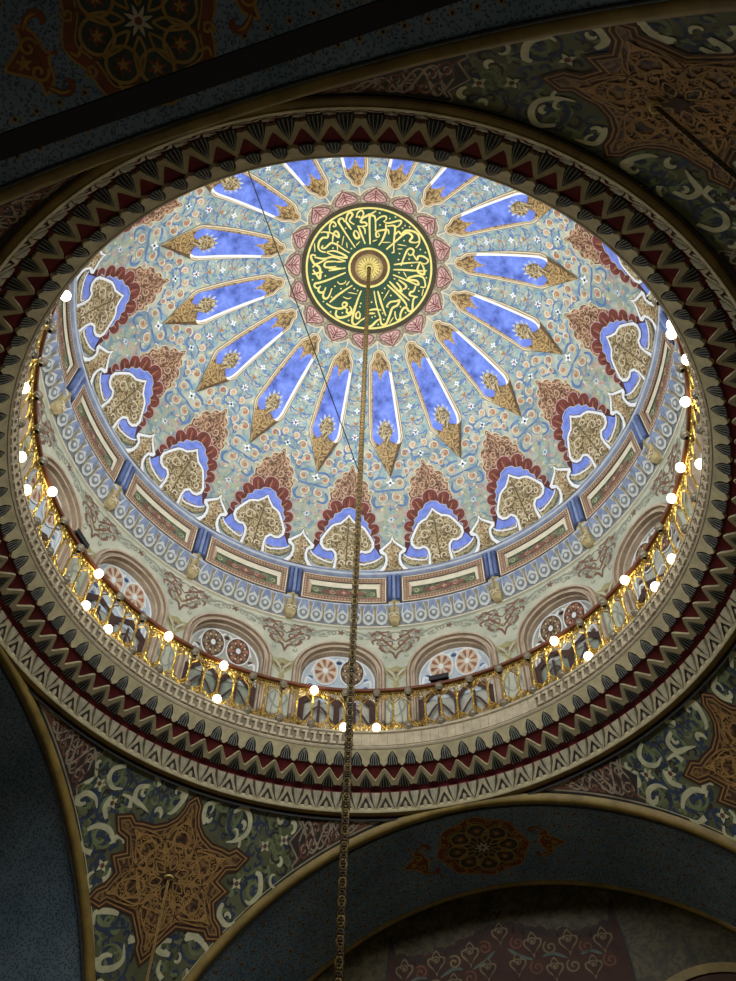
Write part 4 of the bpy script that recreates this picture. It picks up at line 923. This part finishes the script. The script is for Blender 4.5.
def pend_scroll():
    m = MB(); E = .0006; rs = random.Random(5)
    def inside(L, x, y):
        c = False
        for (x0, y0), (x1, y1) in zip(L, L[1:]+L[:1]):
            if (y0 > y) != (y1 > y) and x < (x1-x0)*(y-y0)/(y1-y0)+x0: c = not c
        return c
    fat = inset(STAR, -1.0); seeds = []
    for _ in range(2600):
        a = rs.uniform(-17.5, 17.5); el = rs.uniform(8, 44)
        if el > 43.6 or el < low_el(a)+1.5 or inside(fat, a, el): continue
        pc = rs.random(); q = rs.uniform(.5, 1.1); t0 = rs.uniform(0, 6.28); d = rs.choice((-1, 1))
        near = min([hypot(a-s[0], el-s[1]) for s in seeds] or [9])
        if near < .62: continue
        seeds.append((a, el))
        m.ribbon(f_pend, spiral((a, el), q, t0, .8, d, 8), rs.uniform(.25, .5), rs.choice(('pend_navy', 'pend_navy', 'pend_leaf', 'pend_leaf', 'cart_dark')), E*.6)
        if near > .9 and pc < .22:
            m.ribbon(f_pend, spiral((a, el), q*1.2, t0+2, .55, d, 8), rs.uniform(.3, .55), 'pend_cream', E*2.6, lambda t: .3+.9*sin(pi*min(1, .1+t*.9)))
    for L in SCR:
        cx = sum(p[0] for p in L)/len(L); cy = sum(p[1] for p in L)/len(L); ext = max(hypot(p[0]-cx, (p[1]-cy)) for p in L)
        d = L[-1][0]-L[0][0]
        # dark curling undergrowth inside each pale leaf
        m.ribbon(f_pend, spiral((cx, cy), ext*1.25, rs.uniform(0, 6), 1.0, rs.choice((-1, 1))), .5, 'pend_navy', E)
        m.ribbon(f_pend, spiral((cx, cy), ext*.8, rs.uniform(0, 6), 1.2, rs.choice((-1, 1))), .42, 'pend_leaf', 1.5*E)
        m.flower(f_pend, (cx, cy), ext*.33, 'pend_navy', 2*E, 3, rs.uniform(0, 3))
        for _ in range(3):
            a = rs.uniform(0, 6.28); q = ext*1.3; x, y = cx+q*cos(a), cy+q*sin(a)
            m.ribbon(f_pend, [(x, y), (x+.6*cos(a+1), y+.5*sin(a+1)), (x+1.1*cos(a+.2), y+.9*sin(a+.2))], .5, rs.choice(('pend_navy', 'pend_leaf')), E)
        m.ribbon(f_pend, L, .56, 'pend_cream', 3*E, lambda t: .25+1.0*sin(pi*min(1, .15+t*.85)) if len(L) > 3 else .4+.8*t)
    for c in ((15.2, 40.7), (12.0, 39.5), (-12.6, 40.2), (-15.4, 41.2), (-9.6, 35.6), (9.2, 33.2)):
        m.flower(f_pend, c, .85, 'pend_cream', 3*E, 4, .6); m.dot(f_pend, c, .3, 'cart_red', 4*E)
    return m
def star():
    m = MB(); E = .0006
    m.poly(f_pend, inset(STAR, -.45), 'star_dark', 3.5*E, HP); m.poly(f_pend, inset(STAR, -.16), 'star_gold', 4.2*E, HP)
    m.poly(f_pend, STAR, 'star_dark', 4.8*E, HP); m.poly(f_pend, inset(STAR, .3), 'star_gold', 5.3*E, HP); m.poly(f_pend, inset(STAR, .45), 'star_brown', 5.8*E, HP)
    C = (0, 34.4); F = lambda a, r: (C[0]+r*1.15*cos(a), C[1]+r*sin(a)); o = 10*E
    def rib(pts, w=.22, mt='star_gold'): m.ribbon(f_pend, pts, w, mt, o, False)
    for i in range(6):
        a = pi/2+i*pi/3; tip = 7.6 if i % 3 else 8.2
        rib([F(a+t, 2.6+1.2*cos(3*t)) for t in [-.6+1.2*q/8 for q in range(9)]]); rib([F(a+pi/6+1.15*t, 4.1-1.2*abs(t)) for t in [-.55+1.1*q/8 for q in range(9)]])
        rib([F(a+2*pi*q/12*0, 4.4) if 0 else (F(a, 4.0)[0]+1.25*cos(2*pi*q/12), F(a, 4.0)[1]+1.15*sin(2*pi*q/12)) for q in range(13)])
        rib([F(a, .8), F(a+.3, 1.6), F(a, 2.4), F(a-.3, 1.6), F(a, .8)], .18)
        for s in (-1, 1):
            rib([F(a+s*.10, 2.8), F(a+s*.22, 4.4), F(a+s*.16, 5.6), F(a+s*.05, 6.3), F(a, tip-.4)], .2)
            rib(spiral(F(a+s*.34, 3.6), .7, a+s, 1.2, s), .16); rib(spiral(F(a+s*.17, 5.0), .5, a, 1.1, -s), .15); rib(spiral(F(a+s*.30, 1.9), .5, a, 1.1, s), .15)
            m.flower(f_pend, F(a+s*.2, 3.3), .35, 'star_dark', o, 4)
        for s in (-1, 1):
            rib([F(a+s*.52, 1.2), F(a+s*.40, 2.6), F(a+s*.52, 3.9), F(a+s*.30, 5.0), F(a+s*.09, 6.0)], .17); rib([F(a+s*.05, 3.2), F(a+s*.26, 2.2), F(a+s*.5, 2.6), F(a+s*.44, 4.6), F(a+s*.16, 6.4)], .15)
            rib(spiral(F(a+s*.44, 4.5), .45, a, 1.2, s), .14); rib(spiral(F(a+s*.08, 5.6), .4, a+1, 1.1, -s), .13); rib(spiral(F(a+s*.2, 2.9), .4, a+2, 1.1, s), .13)
        m.flower(f_pend, F(a, 6.2), .5, 'star_gold', o, 3, a); m.flower(f_pend, F(a+pi/6, 4.2), .55, 'star_dark', o, 5)
    m.dot(f_pend, C, .75, 'star_dark', 11*E, 16)
    return m
def cartouche(sx):
    """dark strapwork panel in the sliver between ring and arch"""
    m = MB(); E = .0006
    def top(a): return 44.35
    def bot(a): return low_el(a)+.75
    A0, A1 = 33.5, 17.5
    n = 16; up = []; dn = []
    for i in range(n+1):
        a = A0+(A1-A0)*i/n; up.append((sx*a, top(a)))
        dn.append((sx*a, max(bot(a), top(a)-(1.0 if a > 26 else .9)*(A0-a)*.62-.25)))
    for t in range(1): pass
    lobes = [(sx*(A1-.4), up[-1][1]-.6), (sx*(A1+.3), up[-1][1]-1.4), (sx*(A1-1.3), (up[-1][1]+dn[-1][1])/2), (sx*(A1+.3), dn[-1][1]+1.4), (sx*(A1-.4), dn[-1][1]+.6)]
    L = up+lobes+dn[::-1]
    m.poly(f_pend, L, 'cart_line', 2*E, HP); m.poly(f_pend, inset(L, .2), 'cart_dark', 2.6*E, HP)
    for i in range(30):
        a = A0-.8+(A1-A0+1.0)*i/29; hi, lo = top(a)-.3, max(bot(a), top(a)-(A0-a)*.62-.25)+.3; md = (hi+lo)/2; h = (hi-lo)/2
        if i % 3 == 0: m.ribbon(f_pend, spiral((sx*a, md+h*.45), min(.85, h*.5), i, 1.2, 1), .2, 'cart_line', 3.2*E, False); m.ribbon(f_pend, spiral((sx*a, md-h*.45), min(.85, h*.5), i+2, 1.2, -1), .2, 'cart_line', 3.2*E, False)
    for ph in (0, pi/2, pi, 1.5*pi):
        P = []
        for i in range(25):
            a = A0-.6+(A1-A0+.9)*i/24; hi, lo = top(a)-.3, max(bot(a), top(a)-(A0-a)*.62-.25)+.3
            P.append((sx*a, (hi+lo)/2+(hi-lo)/2*.85*sin(i*.85+ph)))
        m.ribbon(f_pend, P, .24, 'cart_line' if ph < 3 else 'cart_red', 3.6*E, False, 3)
    return m
def pend_border():
    m = MB(); E = .0006
    for sx in (-1, 1):
        P = [(sx*a, low_el(a)+.62) for a in [44-43.5*i/60 for i in range(61)]]
        m.ribbon(f_pend, P, .22, 'pend_edge', 2*E, False, 1, smooth=False)
        m.ribbon(f_pend, [(x, y+.3) for x, y in P], .09, 'pend_cream', 2*E, False, 1, smooth=False)
    m.ribbon(f_pend, [(-44+88*i/80, 44.5) for i in range(81)], .14, 'pend_edge', 2*E, False, 1, smooth=False)
    m.ribbon(f_pend, [(-30+60*i/60, 44.25) for i in range(61)], .07, 'pend_cream', 2*E, False, 1, smooth=False)
    return m
pm = None
for cz in (115, 25, -65, -155):
    if pm is None:
        base = pend_surface().build('wall', None, True)
        pm = [base, pend_scroll().build('scrollwork', base), star().build('star_medallion', base), cartouche(1).build('strapwork_panel', base), cartouche(-1).build('strapwork_panel', base), pend_border().build('border_lines', base)]
        o = base
    else:
        o = base.copy(); COL.objects.link(o)
        for p in pm[1:]: copy_part(p, o)
    o.name = pend_names[cz]; o.rotation_euler = (0, 0, rad(cz)); tag(o, pend_lab[cz], 'pendentive', kind='structure')
# ================================================================== GREAT ARCHES
def f_soff(al, n, off, R=.985):  # degrees from the crown, distance along the arch axis; built for the axis +x
    r = R-off; return W(n, r*sin(rad(al)), -1+r*cos(rad(al)))
def arch(nm, az, lab, med_):
    m = MB(); N = 64
    vs = [f_soff(-95+190*i/N, n, 0) for i in range(N+1) for n in (1.0, 1.1, 1.2, 1.3, 1.42)]
    m.add(vs, [(i*5+j, i*5+j+1, i*5+j+6, i*5+j+5) for i in range(N) for j in range(4)], 'soffit_blue')
    o = m.build(nm, None, True); tag(o, lab, 'arch', kind='structure'); o.rotation_euler = (0, 0, rad(az))
    def band(n0, n1, r0, r1, mt, name):
        m = MB(); pr = [(n0, r1), (n0, r0), (n0+(n1-n0)*.3, r0-.005), (n0+(n1-n0)*.7, r0-.005), (n1, r0), (n1, r1)]; k = len(pr)
        vs = [W(n, r*sin(rad(-95+190*i/N)), -1+r*cos(rad(-95+190*i/N))) for i in range(N+1) for n, r in pr]
        m.add(vs, [(i*k+j, i*k+j+1, (i+1)*k+j+1, (i+1)*k+j) for i in range(N) for j in range(k-1)], mt)
        p = m.build(name, o, True); return p
    band(.990, 1.014, .986, 1.004, 'gilt_mould', 'gilt_edge'); band(1.385, 1.403, .981, .99, 'gilt_mould', 'inner_edge'); band(1.014, 1.020, .984, .99, 'pend_edge', 'edge_line')
    if med_:
        m = MB(); E = .0008; c = (-.8, 1.19); asp = .0172*1.0
        F = lambda al, n, off: f_soff(c[0]+al, c[1]+n*asp, off)       # n in degrees of arc
        def P(a, r): return (r*cos(a), r*sin(a))
        out = smoothloop([P(2*pi*i/32+.0, 8.0*(1+.055*(1 if i % 4 == 0 else (-1 if i % 4 == 2 else .1)))) for i in range(32)], 2)
        m.poly(F, out, 'med_gold', E, 2); m.poly(F, inset(out, .25), 'med_red', 1.6*E, 2); m.poly(F, inset(out, 1.35), 'med_gold', 2.2*E, 2); m.poly(F, inset(out, 1.55), 'med_green', 2.8*E, 2)
        for i in range(8):
            a = 2*pi*i/8
            m.ribbon(F, [(P(a, 4.6)[0]+1.75*cos(2*pi*q/16), P(a, 4.6)[1]+1.75*sin(2*pi*q/16)) for q in range(17)], .34, 'med_gold', 3.4*E, False)
            m.flower(F, P(a, 4.6), 1.2, 'med_red', 3.4*E, 6); m.flower(F, P(a, 4.6), .7, 'med_gold', 4*E, 5)
            m.ribbon(F, [P(a+.39, 1.4), P(a+.6, 3.0), P(a+.39, 5.2), P(a+.2, 3.0), P(a+.39, 1.4)], .28, 'med_gold', 4*E, False)
            m.ribbon(F, spiral(P(a+.39, 7.1), .75, a, 1.2), .3, 'med_gold', 3.4*E, False); m.ribbon(F, [P(a, 6.3), P(a+.14, 7.3), P(a+.05, 7.9)], .35, 'med_gold', 3.4*E)
            m.ribbon(F, [P(a+.39, 5.2), P(a+.32, 6.3), P(a+.5, 6.6)], .35, 'med_red', 4*E)
        m.flower(F, (0, 0), 1.6, 'cream', 4*E, 8); m.dot(F, (0, 0), .4, 'med_red', 5*E)
        for sx in (-1, 1):
            sp = [(8.6, 0), (10.0, .4), (10.4, 2.4), (12.0, 3.6), (12.2, 2.0), (13.4, 1.1), (14.9, 0), (13.4, -1.1), (12.2, -2.0), (12.0, -3.6), (10.4, -2.4), (10.0, -.4)]
            L = [(sx*x, y) for x, y in sp]
            m.poly(F, smoothloop(L), 'med_gold', E, 2); m.poly(F, inset(smoothloop(L), .3), 'med_red', 1.6*E, 2)
            for s in (-1, 1):
                m.ribbon(F, [(sx*11.6, s*2.6), (sx*10.6, s*3.6), (sx*9.6, s*3.9), (sx*9.0, s*3.2), (sx*9.5, s*2.7)], .8, 'med_red', 2*E); m.ribbon(F, [(sx*11.4, s*2.8), (sx*10.4, s*3.7), (sx*9.5, s*3.8)], .3, 'med_gold', 3*E)
                m.ribbon(F, spiral((sx*11.6, s*1.2), 1.0, 0, 1.2, s), .3, 'med_gold', 3*E, False)
            m.flower(F, (sx*12.7, 0), .9, 'med_gold', 3*E, 5)
        m.build('painted_medallion', o)
        # sprigs scattered over the lining
        m = MB(); rs = random.Random(2)
        for i in range(-24, 25):
            for j in range(6):
                al = i*2.6+(1.3 if j % 2 else 0)+rs.uniform(-.2, .2); n = 1.055+j*.058
                if hypot(al-c[0], (n-c[1])/asp) < 9.2 or (abs(al-c[0]) < 15.5 and abs(n-c[1]) < .06): continue
                m.flower(lambda a, b_, o_: f_soff(al+a, n+b_*asp, o_), (0, 0), .55, 'star_gold', E, 6); m.dot(lambda a, b_, o_: f_soff(al+a, n+b_*asp, o_), (0, 0), .2, 'black_line', 2*E, 6)
        m.build('gold_sprigs', o)
    return o
arch('trim_4', 70, 'great far arch with blue lining and painted red gold medallion', True)
arch('trim_5', -110, 'great near arch with sprigged grey blue lining and large red medallion', True)
arch('trim_6', 160, 'great left arch with plain sprigged grey blue lining', False)
arch('trim_7', -20, 'great right arch outside the frame', False)
# ---- wall filling the far arch
b = MB(); R70 = Matrix.Rotation(rad(70), 4, 'Z')
def f_lun(e, z, off): return W(1.405-off, e, z)
b.poly(f_lun, [(1.0*sin(rad(t)), -1+1.0*cos(rad(t))) for t in range(-90, 91, 3)], 'lunette_ground', 0, .3)
lun = b.build('wall_far'); lun.rotation_euler = (0, 0, rad(70)); tag(lun, 'dim brown patterned wall under the far arch with dark red crest', 'wall', kind='structure')
m = MB(); E = .0012
crest = [(0, -.07), (-.018, -.10), (-.035, -.115), (-.02, -.135), (-.05, -.15), (-.085, -.165), (-.10, -.19), (-.135, -.18), (-.17, -.20), (-.19, -.225), (-.225, -.21), (-.26, -.215), (-.285, -.235), (-.31, -.21), (-.335, -.17), (-.345, -.125), (-.36, -.20), (-.365, -.28), (-.37, -.40), (0, -.40)]
# stepping outline rising to the middle
crest = [(0, -.135), (-.03, -.15), (-.06, -.15), (-.085, -.175), (-.12, -.17), (-.15, -.195), (-.19, -.19), (-.215, -.215), (-.25, -.205), (-.28, -.205), (-.305, -.185), (-.325, -.20), (-.335, -.15), (-.343, -.12), (-.352, -.20), (-.362, -.30), (-.372, -.60), (0, -.60)]
m.poly(f_lun, mir(crest), 'lun_red', E, .15)
for sx in (-1, 1):      # scalloped dark leaves along the crest's upper edge
    for x, z in ((.03, -.155), (.06, -.165), (.09, -.18), (.12, -.185), (.155, -.20), (.19, -.20), (.22, -.215), (.255, -.212), (.285, -.212), (.31, -.20)):
        m.dot(f_lun, (sx*x, z), .022, 'lun_red', 1.2*E, 12); m.ribbon(f_lun, spiral((sx*x, z), .016, 2, 1.1, sx), .005, 'cart_dark', 1.8*E, False)
m.ribbon(f_lun, [(-x, y) for x, y in reversed(crest[:-1])]+crest[1:-1], .006, 'cart_dark', 1.5*E, False, 1, smooth=False)
def bud(cx, cz, s):
    m.poly(f_lun, smoothloop([(cx, cz+.038*s), (cx+.010*s, cz+.026*s), (cx+.014*s, cz+.017*s), (cx+.027*s, cz+.012*s), (cx+.027*s, cz-.004*s), (cx+.016*s, cz-.018*s), (cx+.005*s, cz-.03*s), (cx, cz-.045*s), (cx-.005*s, cz-.03*s), (cx-.016*s, cz-.018*s), (cx-.027*s, cz-.004*s), (cx-.027*s, cz+.012*s), (cx-.014*s, cz+.017*s), (cx-.010*s, cz+.026*s)]), 'lun_line', 2*E, .1)
    m.poly(f_lun, smoothloop([(cx, cz+.030*s), (cx+.008*s, cz+.022*s), (cx+.010*s, cz+.012*s), (cx+.021*s, cz+.008*s), (cx+.022*s, cz-.003*s), (cx+.012*s, cz-.015*s), (cx, cz-.034*s), (cx-.012*s, cz-.015*s), (cx-.022*s, cz-.003*s), (cx-.021*s, cz+.008*s), (cx-.010*s, cz+.012*s), (cx-.008*s, cz+.022*s)]), 'lun_red', 3*E, .1)
    m.ribbon(f_lun, spiral((cx, cz+.004*s), .013*s, 0, 1.5), .004*s, 'lun_line', 4*E, False); m.flower(f_lun, (cx, cz+.004*s), .007*s, 'lun_line', 4*E, 5)
bud(0, -.098, .7); bud(0, -.165, .9)
for sx in (-1, 1):
    for x, z, s in ((.095, -.215, 1), (.20, -.225, 1), (.30, -.235, 1), (.045, -.27, .9), (.15, -.30, .9), (.26, -.31, .9)): bud(sx*x, z, s)
    for x, z in ((.05, -.205), (.145, -.235), (.25, -.25), (.10, -.29), (.205, -.30), (.31, -.30)):
        m.dot(f_lun, (sx*x, z), .026, 'star_dark', 1.6*E, 12); m.ribbon(f_lun, spiral((sx*x, z), .022, 1, 1.4, sx), .005, 'lun_line' if x in (.145, .205) else 'cart_red', 2*E, False)
    for q in ([(.02, -.22), (.05, -.245), (.09, -.265)], [(.12, -.26), (.15, -.255), (.19, -.275)], [(.23, -.27), (.26, -.265), (.29, -.28)]): m.ribbon(f_lun, [(sx*x, z) for x, z in q], .010, 'lun_green', 2*E)
m.build('painted_crest', lun)
m = MB(); C = (-.565, -.62)
for r0, r1, mt, o_ in ((.235, .262, 'gilt_mould', .012), (.21, .235, 'star_dark', .006), (.185, .21, 'med_gold', .010)):
    vs = []
    for i in range(49):
        a = 2*pi*i/48; vs += [f_lun(C[0]+r0*cos(a), C[1]+r0*sin(a), o_), f_lun(C[0]+r1*cos(a), C[1]+r1*sin(a), o_)]
    m.add(vs, [(2*i, 2*i+1, 2*i+3, 2*i+2) for i in range(48)], mt)
m.poly(f_lun, ring(C, .19, 32), 'med_green', .003, .2)
win = m.build('window_17'); win.rotation_euler = (0, 0, rad(70)); tag(win, 'gilt round window rim rising at the lower right corner', 'window', kind='structure')
# ================================================================== CHAINS, CABLE, TIE ROD
def chain_mesh(top, bottom, link, thick, mat, mat2):
    m = MB(); L = bottom-top; n = max(1, int(L.length/(link*.58))); d = L.normalized()
    u = d.orthogonal().normalized(); w = d.cross(u)
    for i in range(n):
        c = top+L*((i+.5)/n); x = u if i % 2 else w; y = w if i % 2 else u
        x, y = (x+y).normalized(), (x-y).normalized()
        K, M_ = 10, 5; vs = []
        for k in range(K):
            t = 2*pi*k/K; ctr = c+d*(link*.5*sin(t))+x*(link*.30*cos(t)); tt = (d*cos(t)*.5-x*sin(t)*.30).normalized(); nn = y.cross(tt)
            vs += [ctr+(nn*cos(2*pi*q/M_)+y*sin(2*pi*q/M_))*thick for q in range(M_)]
        m.add(vs, [(k*M_+q, k*M_+(q+1) % M_, ((k+1) % K)*M_+(q+1) % M_, ((k+1) % K)*M_+q) for k in range(K) for q in range(M_)], mat if i % 3 else mat2)
    return m
def chain(name, top, bottom, link, thick, lab, mats, hook):
    e = empty(name, bottom); tag(e, lab, 'chain', 'lamp chains')
    o = chain_mesh(top-bottom, Vector((0, 0, 0)), link, thick, *mats).build('links', e, True)
    h = MB(); hook(h); h = h.build('hook', e, True); h.location = top-bottom
    return e
def hook_mesh(r):
    def g(h):
        K, M_ = 16, 6; vs = []
        for k in range(K):
            t = 2*pi*k/K
            for q in range(M_):
                s = 2*pi*q/M_; vs.append(Vector(((r+r*.28*cos(s))*cos(t), (r+r*.28*cos(s))*sin(t), r*.28*sin(s)+.02)))
        h.add(vs, [(k*M_+q, k*M_+(q+1) % M_, ((k+1) % K)*M_+(q+1) % M_, ((k+1) % K)*M_+q) for k in range(K) for q in range(M_)], 'letter_gold')
    return g
chain('hanging_chain', W(0, 0, ZC+RD-.02), W(0, 0, -1.28), .095, .0115, 'long twisted chain hanging from the green medallion down the middle', ('chain_bronze', 'chain_gilt'), hook_mesh(.06))
def pp(cz, a, el, off): return Matrix.Rotation(rad(cz), 4, 'Z') @ f_pend(a, el, off)
t = pp(-65, -1.15, 35.6, .012); chain('hanging_chain', t, Vector((t.x, t.y, wz(-1.1))), .075, .0095, 'gilt chain hanging from the brown star of the upper right pendentive', ('chain_gilt', 'chain_bronze'), hook_mesh(.045))
t = pp(115, 0, 34.25, .012); chain('hanging_chain', t, Vector((t.x, t.y, wz(-1.0))), .050, .006, 'thin gilt chain hanging from the brown star of the lower left pendentive', ('chain_gilt', 'star_gold'), hook_mesh(.058))
m = MB(); a = AZ(7.91); P0 = W(0, 0, .298); P1 = W(.866*cos(a), .866*sin(a), .190)
m.tube([P0.lerp(P1, .012+.988*i/20) for i in range(21)], .0065, 'black_metal', 6)
o = m.build('steel_cable'); tag(o, 'thin black cable slanting from the cornice to the hanging chain', 'cable')
m = MB(); n_ = Vector((cos(rad(-110)), sin(rad(-110)), 0)); t_ = Vector((-n_.y, n_.x, 0)); c_ = W(0, 0, -1)+n_*1.178*S
TH_, TW_ = .030, .032
def ftie(x, y, z): return c_+t_*x*S+n_*y*S+Vector((0, 0, z*S))
m.box(ftie, -1.0, 1.0, -TW_/2*.6, TW_/2*.6, -.007, .007, 'iron')
o = m.build('iron_tie_rod'); tag(o, 'black iron tie rod crossing the near arch at upper left', 'tie rod')
# ================================================================== LIGHT, CAMERA
def area(name, loc, target, size, power, col):
    l = bpy.data.lights.new(name, 'AREA'); l.shape = 'DISK'; l.size = size; l.energy = power; l.color = col
    o = bpy.data.objects.new(name, l); COL.objects.link(o); o.location = loc
    o.rotation_euler = (Vector(target)-Vector(loc)).to_track_quat('-Z', 'Y').to_euler(); return o
for i in range(8):
    a = AZ(2*i+.5)
    l = bpy.data.lights.new('balcony_floodlight', 'SPOT'); l.energy = P_FLOOD; l.color = (.96, .98, 1.0); l.spot_size = rad(88); l.spot_blend = .5; l.shadow_soft_size = .15
    o = bpy.data.objects.new('balcony_floodlight', l); COL.objects.link(o); o.location = W(.905*cos(a), .905*sin(a), .412)
    o.rotation_euler = (W(-.25*cos(a), -.25*sin(a), 1.50)-o.location).to_track_quat('-Z', 'Y').to_euler()
for k in (5, 6, 7, 8, -7, -6):       # daylight coming in through the windows on the near side
    a = AZ(k); area('window_daylight', W(1.0*cos(a), 1.0*sin(a), .50), W(-cos(a), -sin(a), .62), 1.1, P_DAY, (.94, .98, 1.0))
def point(name, loc, r, power, col):
    l = bpy.data.lights.new(name, 'POINT'); l.shadow_soft_size = r; l.energy = power; l.color = col
    o = bpy.data.objects.new(name, l); COL.objects.link(o); o.location = loc; return o
point('chandelier_and_fill', W(.15, .35, -1.75), .5, P_CHAND_FILL, (1.0, .84, .56)); point('chandelier_and_fill', W(-.1, -.75, -2.0), .5, P_CHAND_FILL*.75, (1.0, .84, .56))  # second lamp is an added warm fill brightening the near pendentive and arch
w = bpy.data.worlds.new('World'); scene.world = w; w.use_nodes = True
w.node_tree.nodes['Background'].inputs[0].default_value = (.9, .95, 1.0, 1); w.node_tree.nodes['Background'].inputs[1].default_value = .009
cam = bpy.data.cameras.new('camera'); co = bpy.data.objects.new('camera', cam); COL.objects.link(co)
cam.sensor_fit = 'VERTICAL'; cam.sensor_height = 36; cam.lens = 36*949.88/981; cam.clip_start = .05; cam.clip_end = 200
rt = Vector((.99903341, -.04094677, .01598794)); up = Vector((-.0430324, -.83680533, .54580679)); fw = Vector((.00897023, .54596721, .83775852))
co.matrix_world = Matrix(((rt.x, up.x, -fw.x, 0), (rt.y, up.y, -fw.y, -1.34908*S), (rt.z, up.z, -fw.z, 1.6), (0, 0, 0, 1)))
scene.camera = co
scene.view_settings.view_transform = 'Standard'; scene.view_settings.look = 'None'; scene.view_settings.exposure = 0
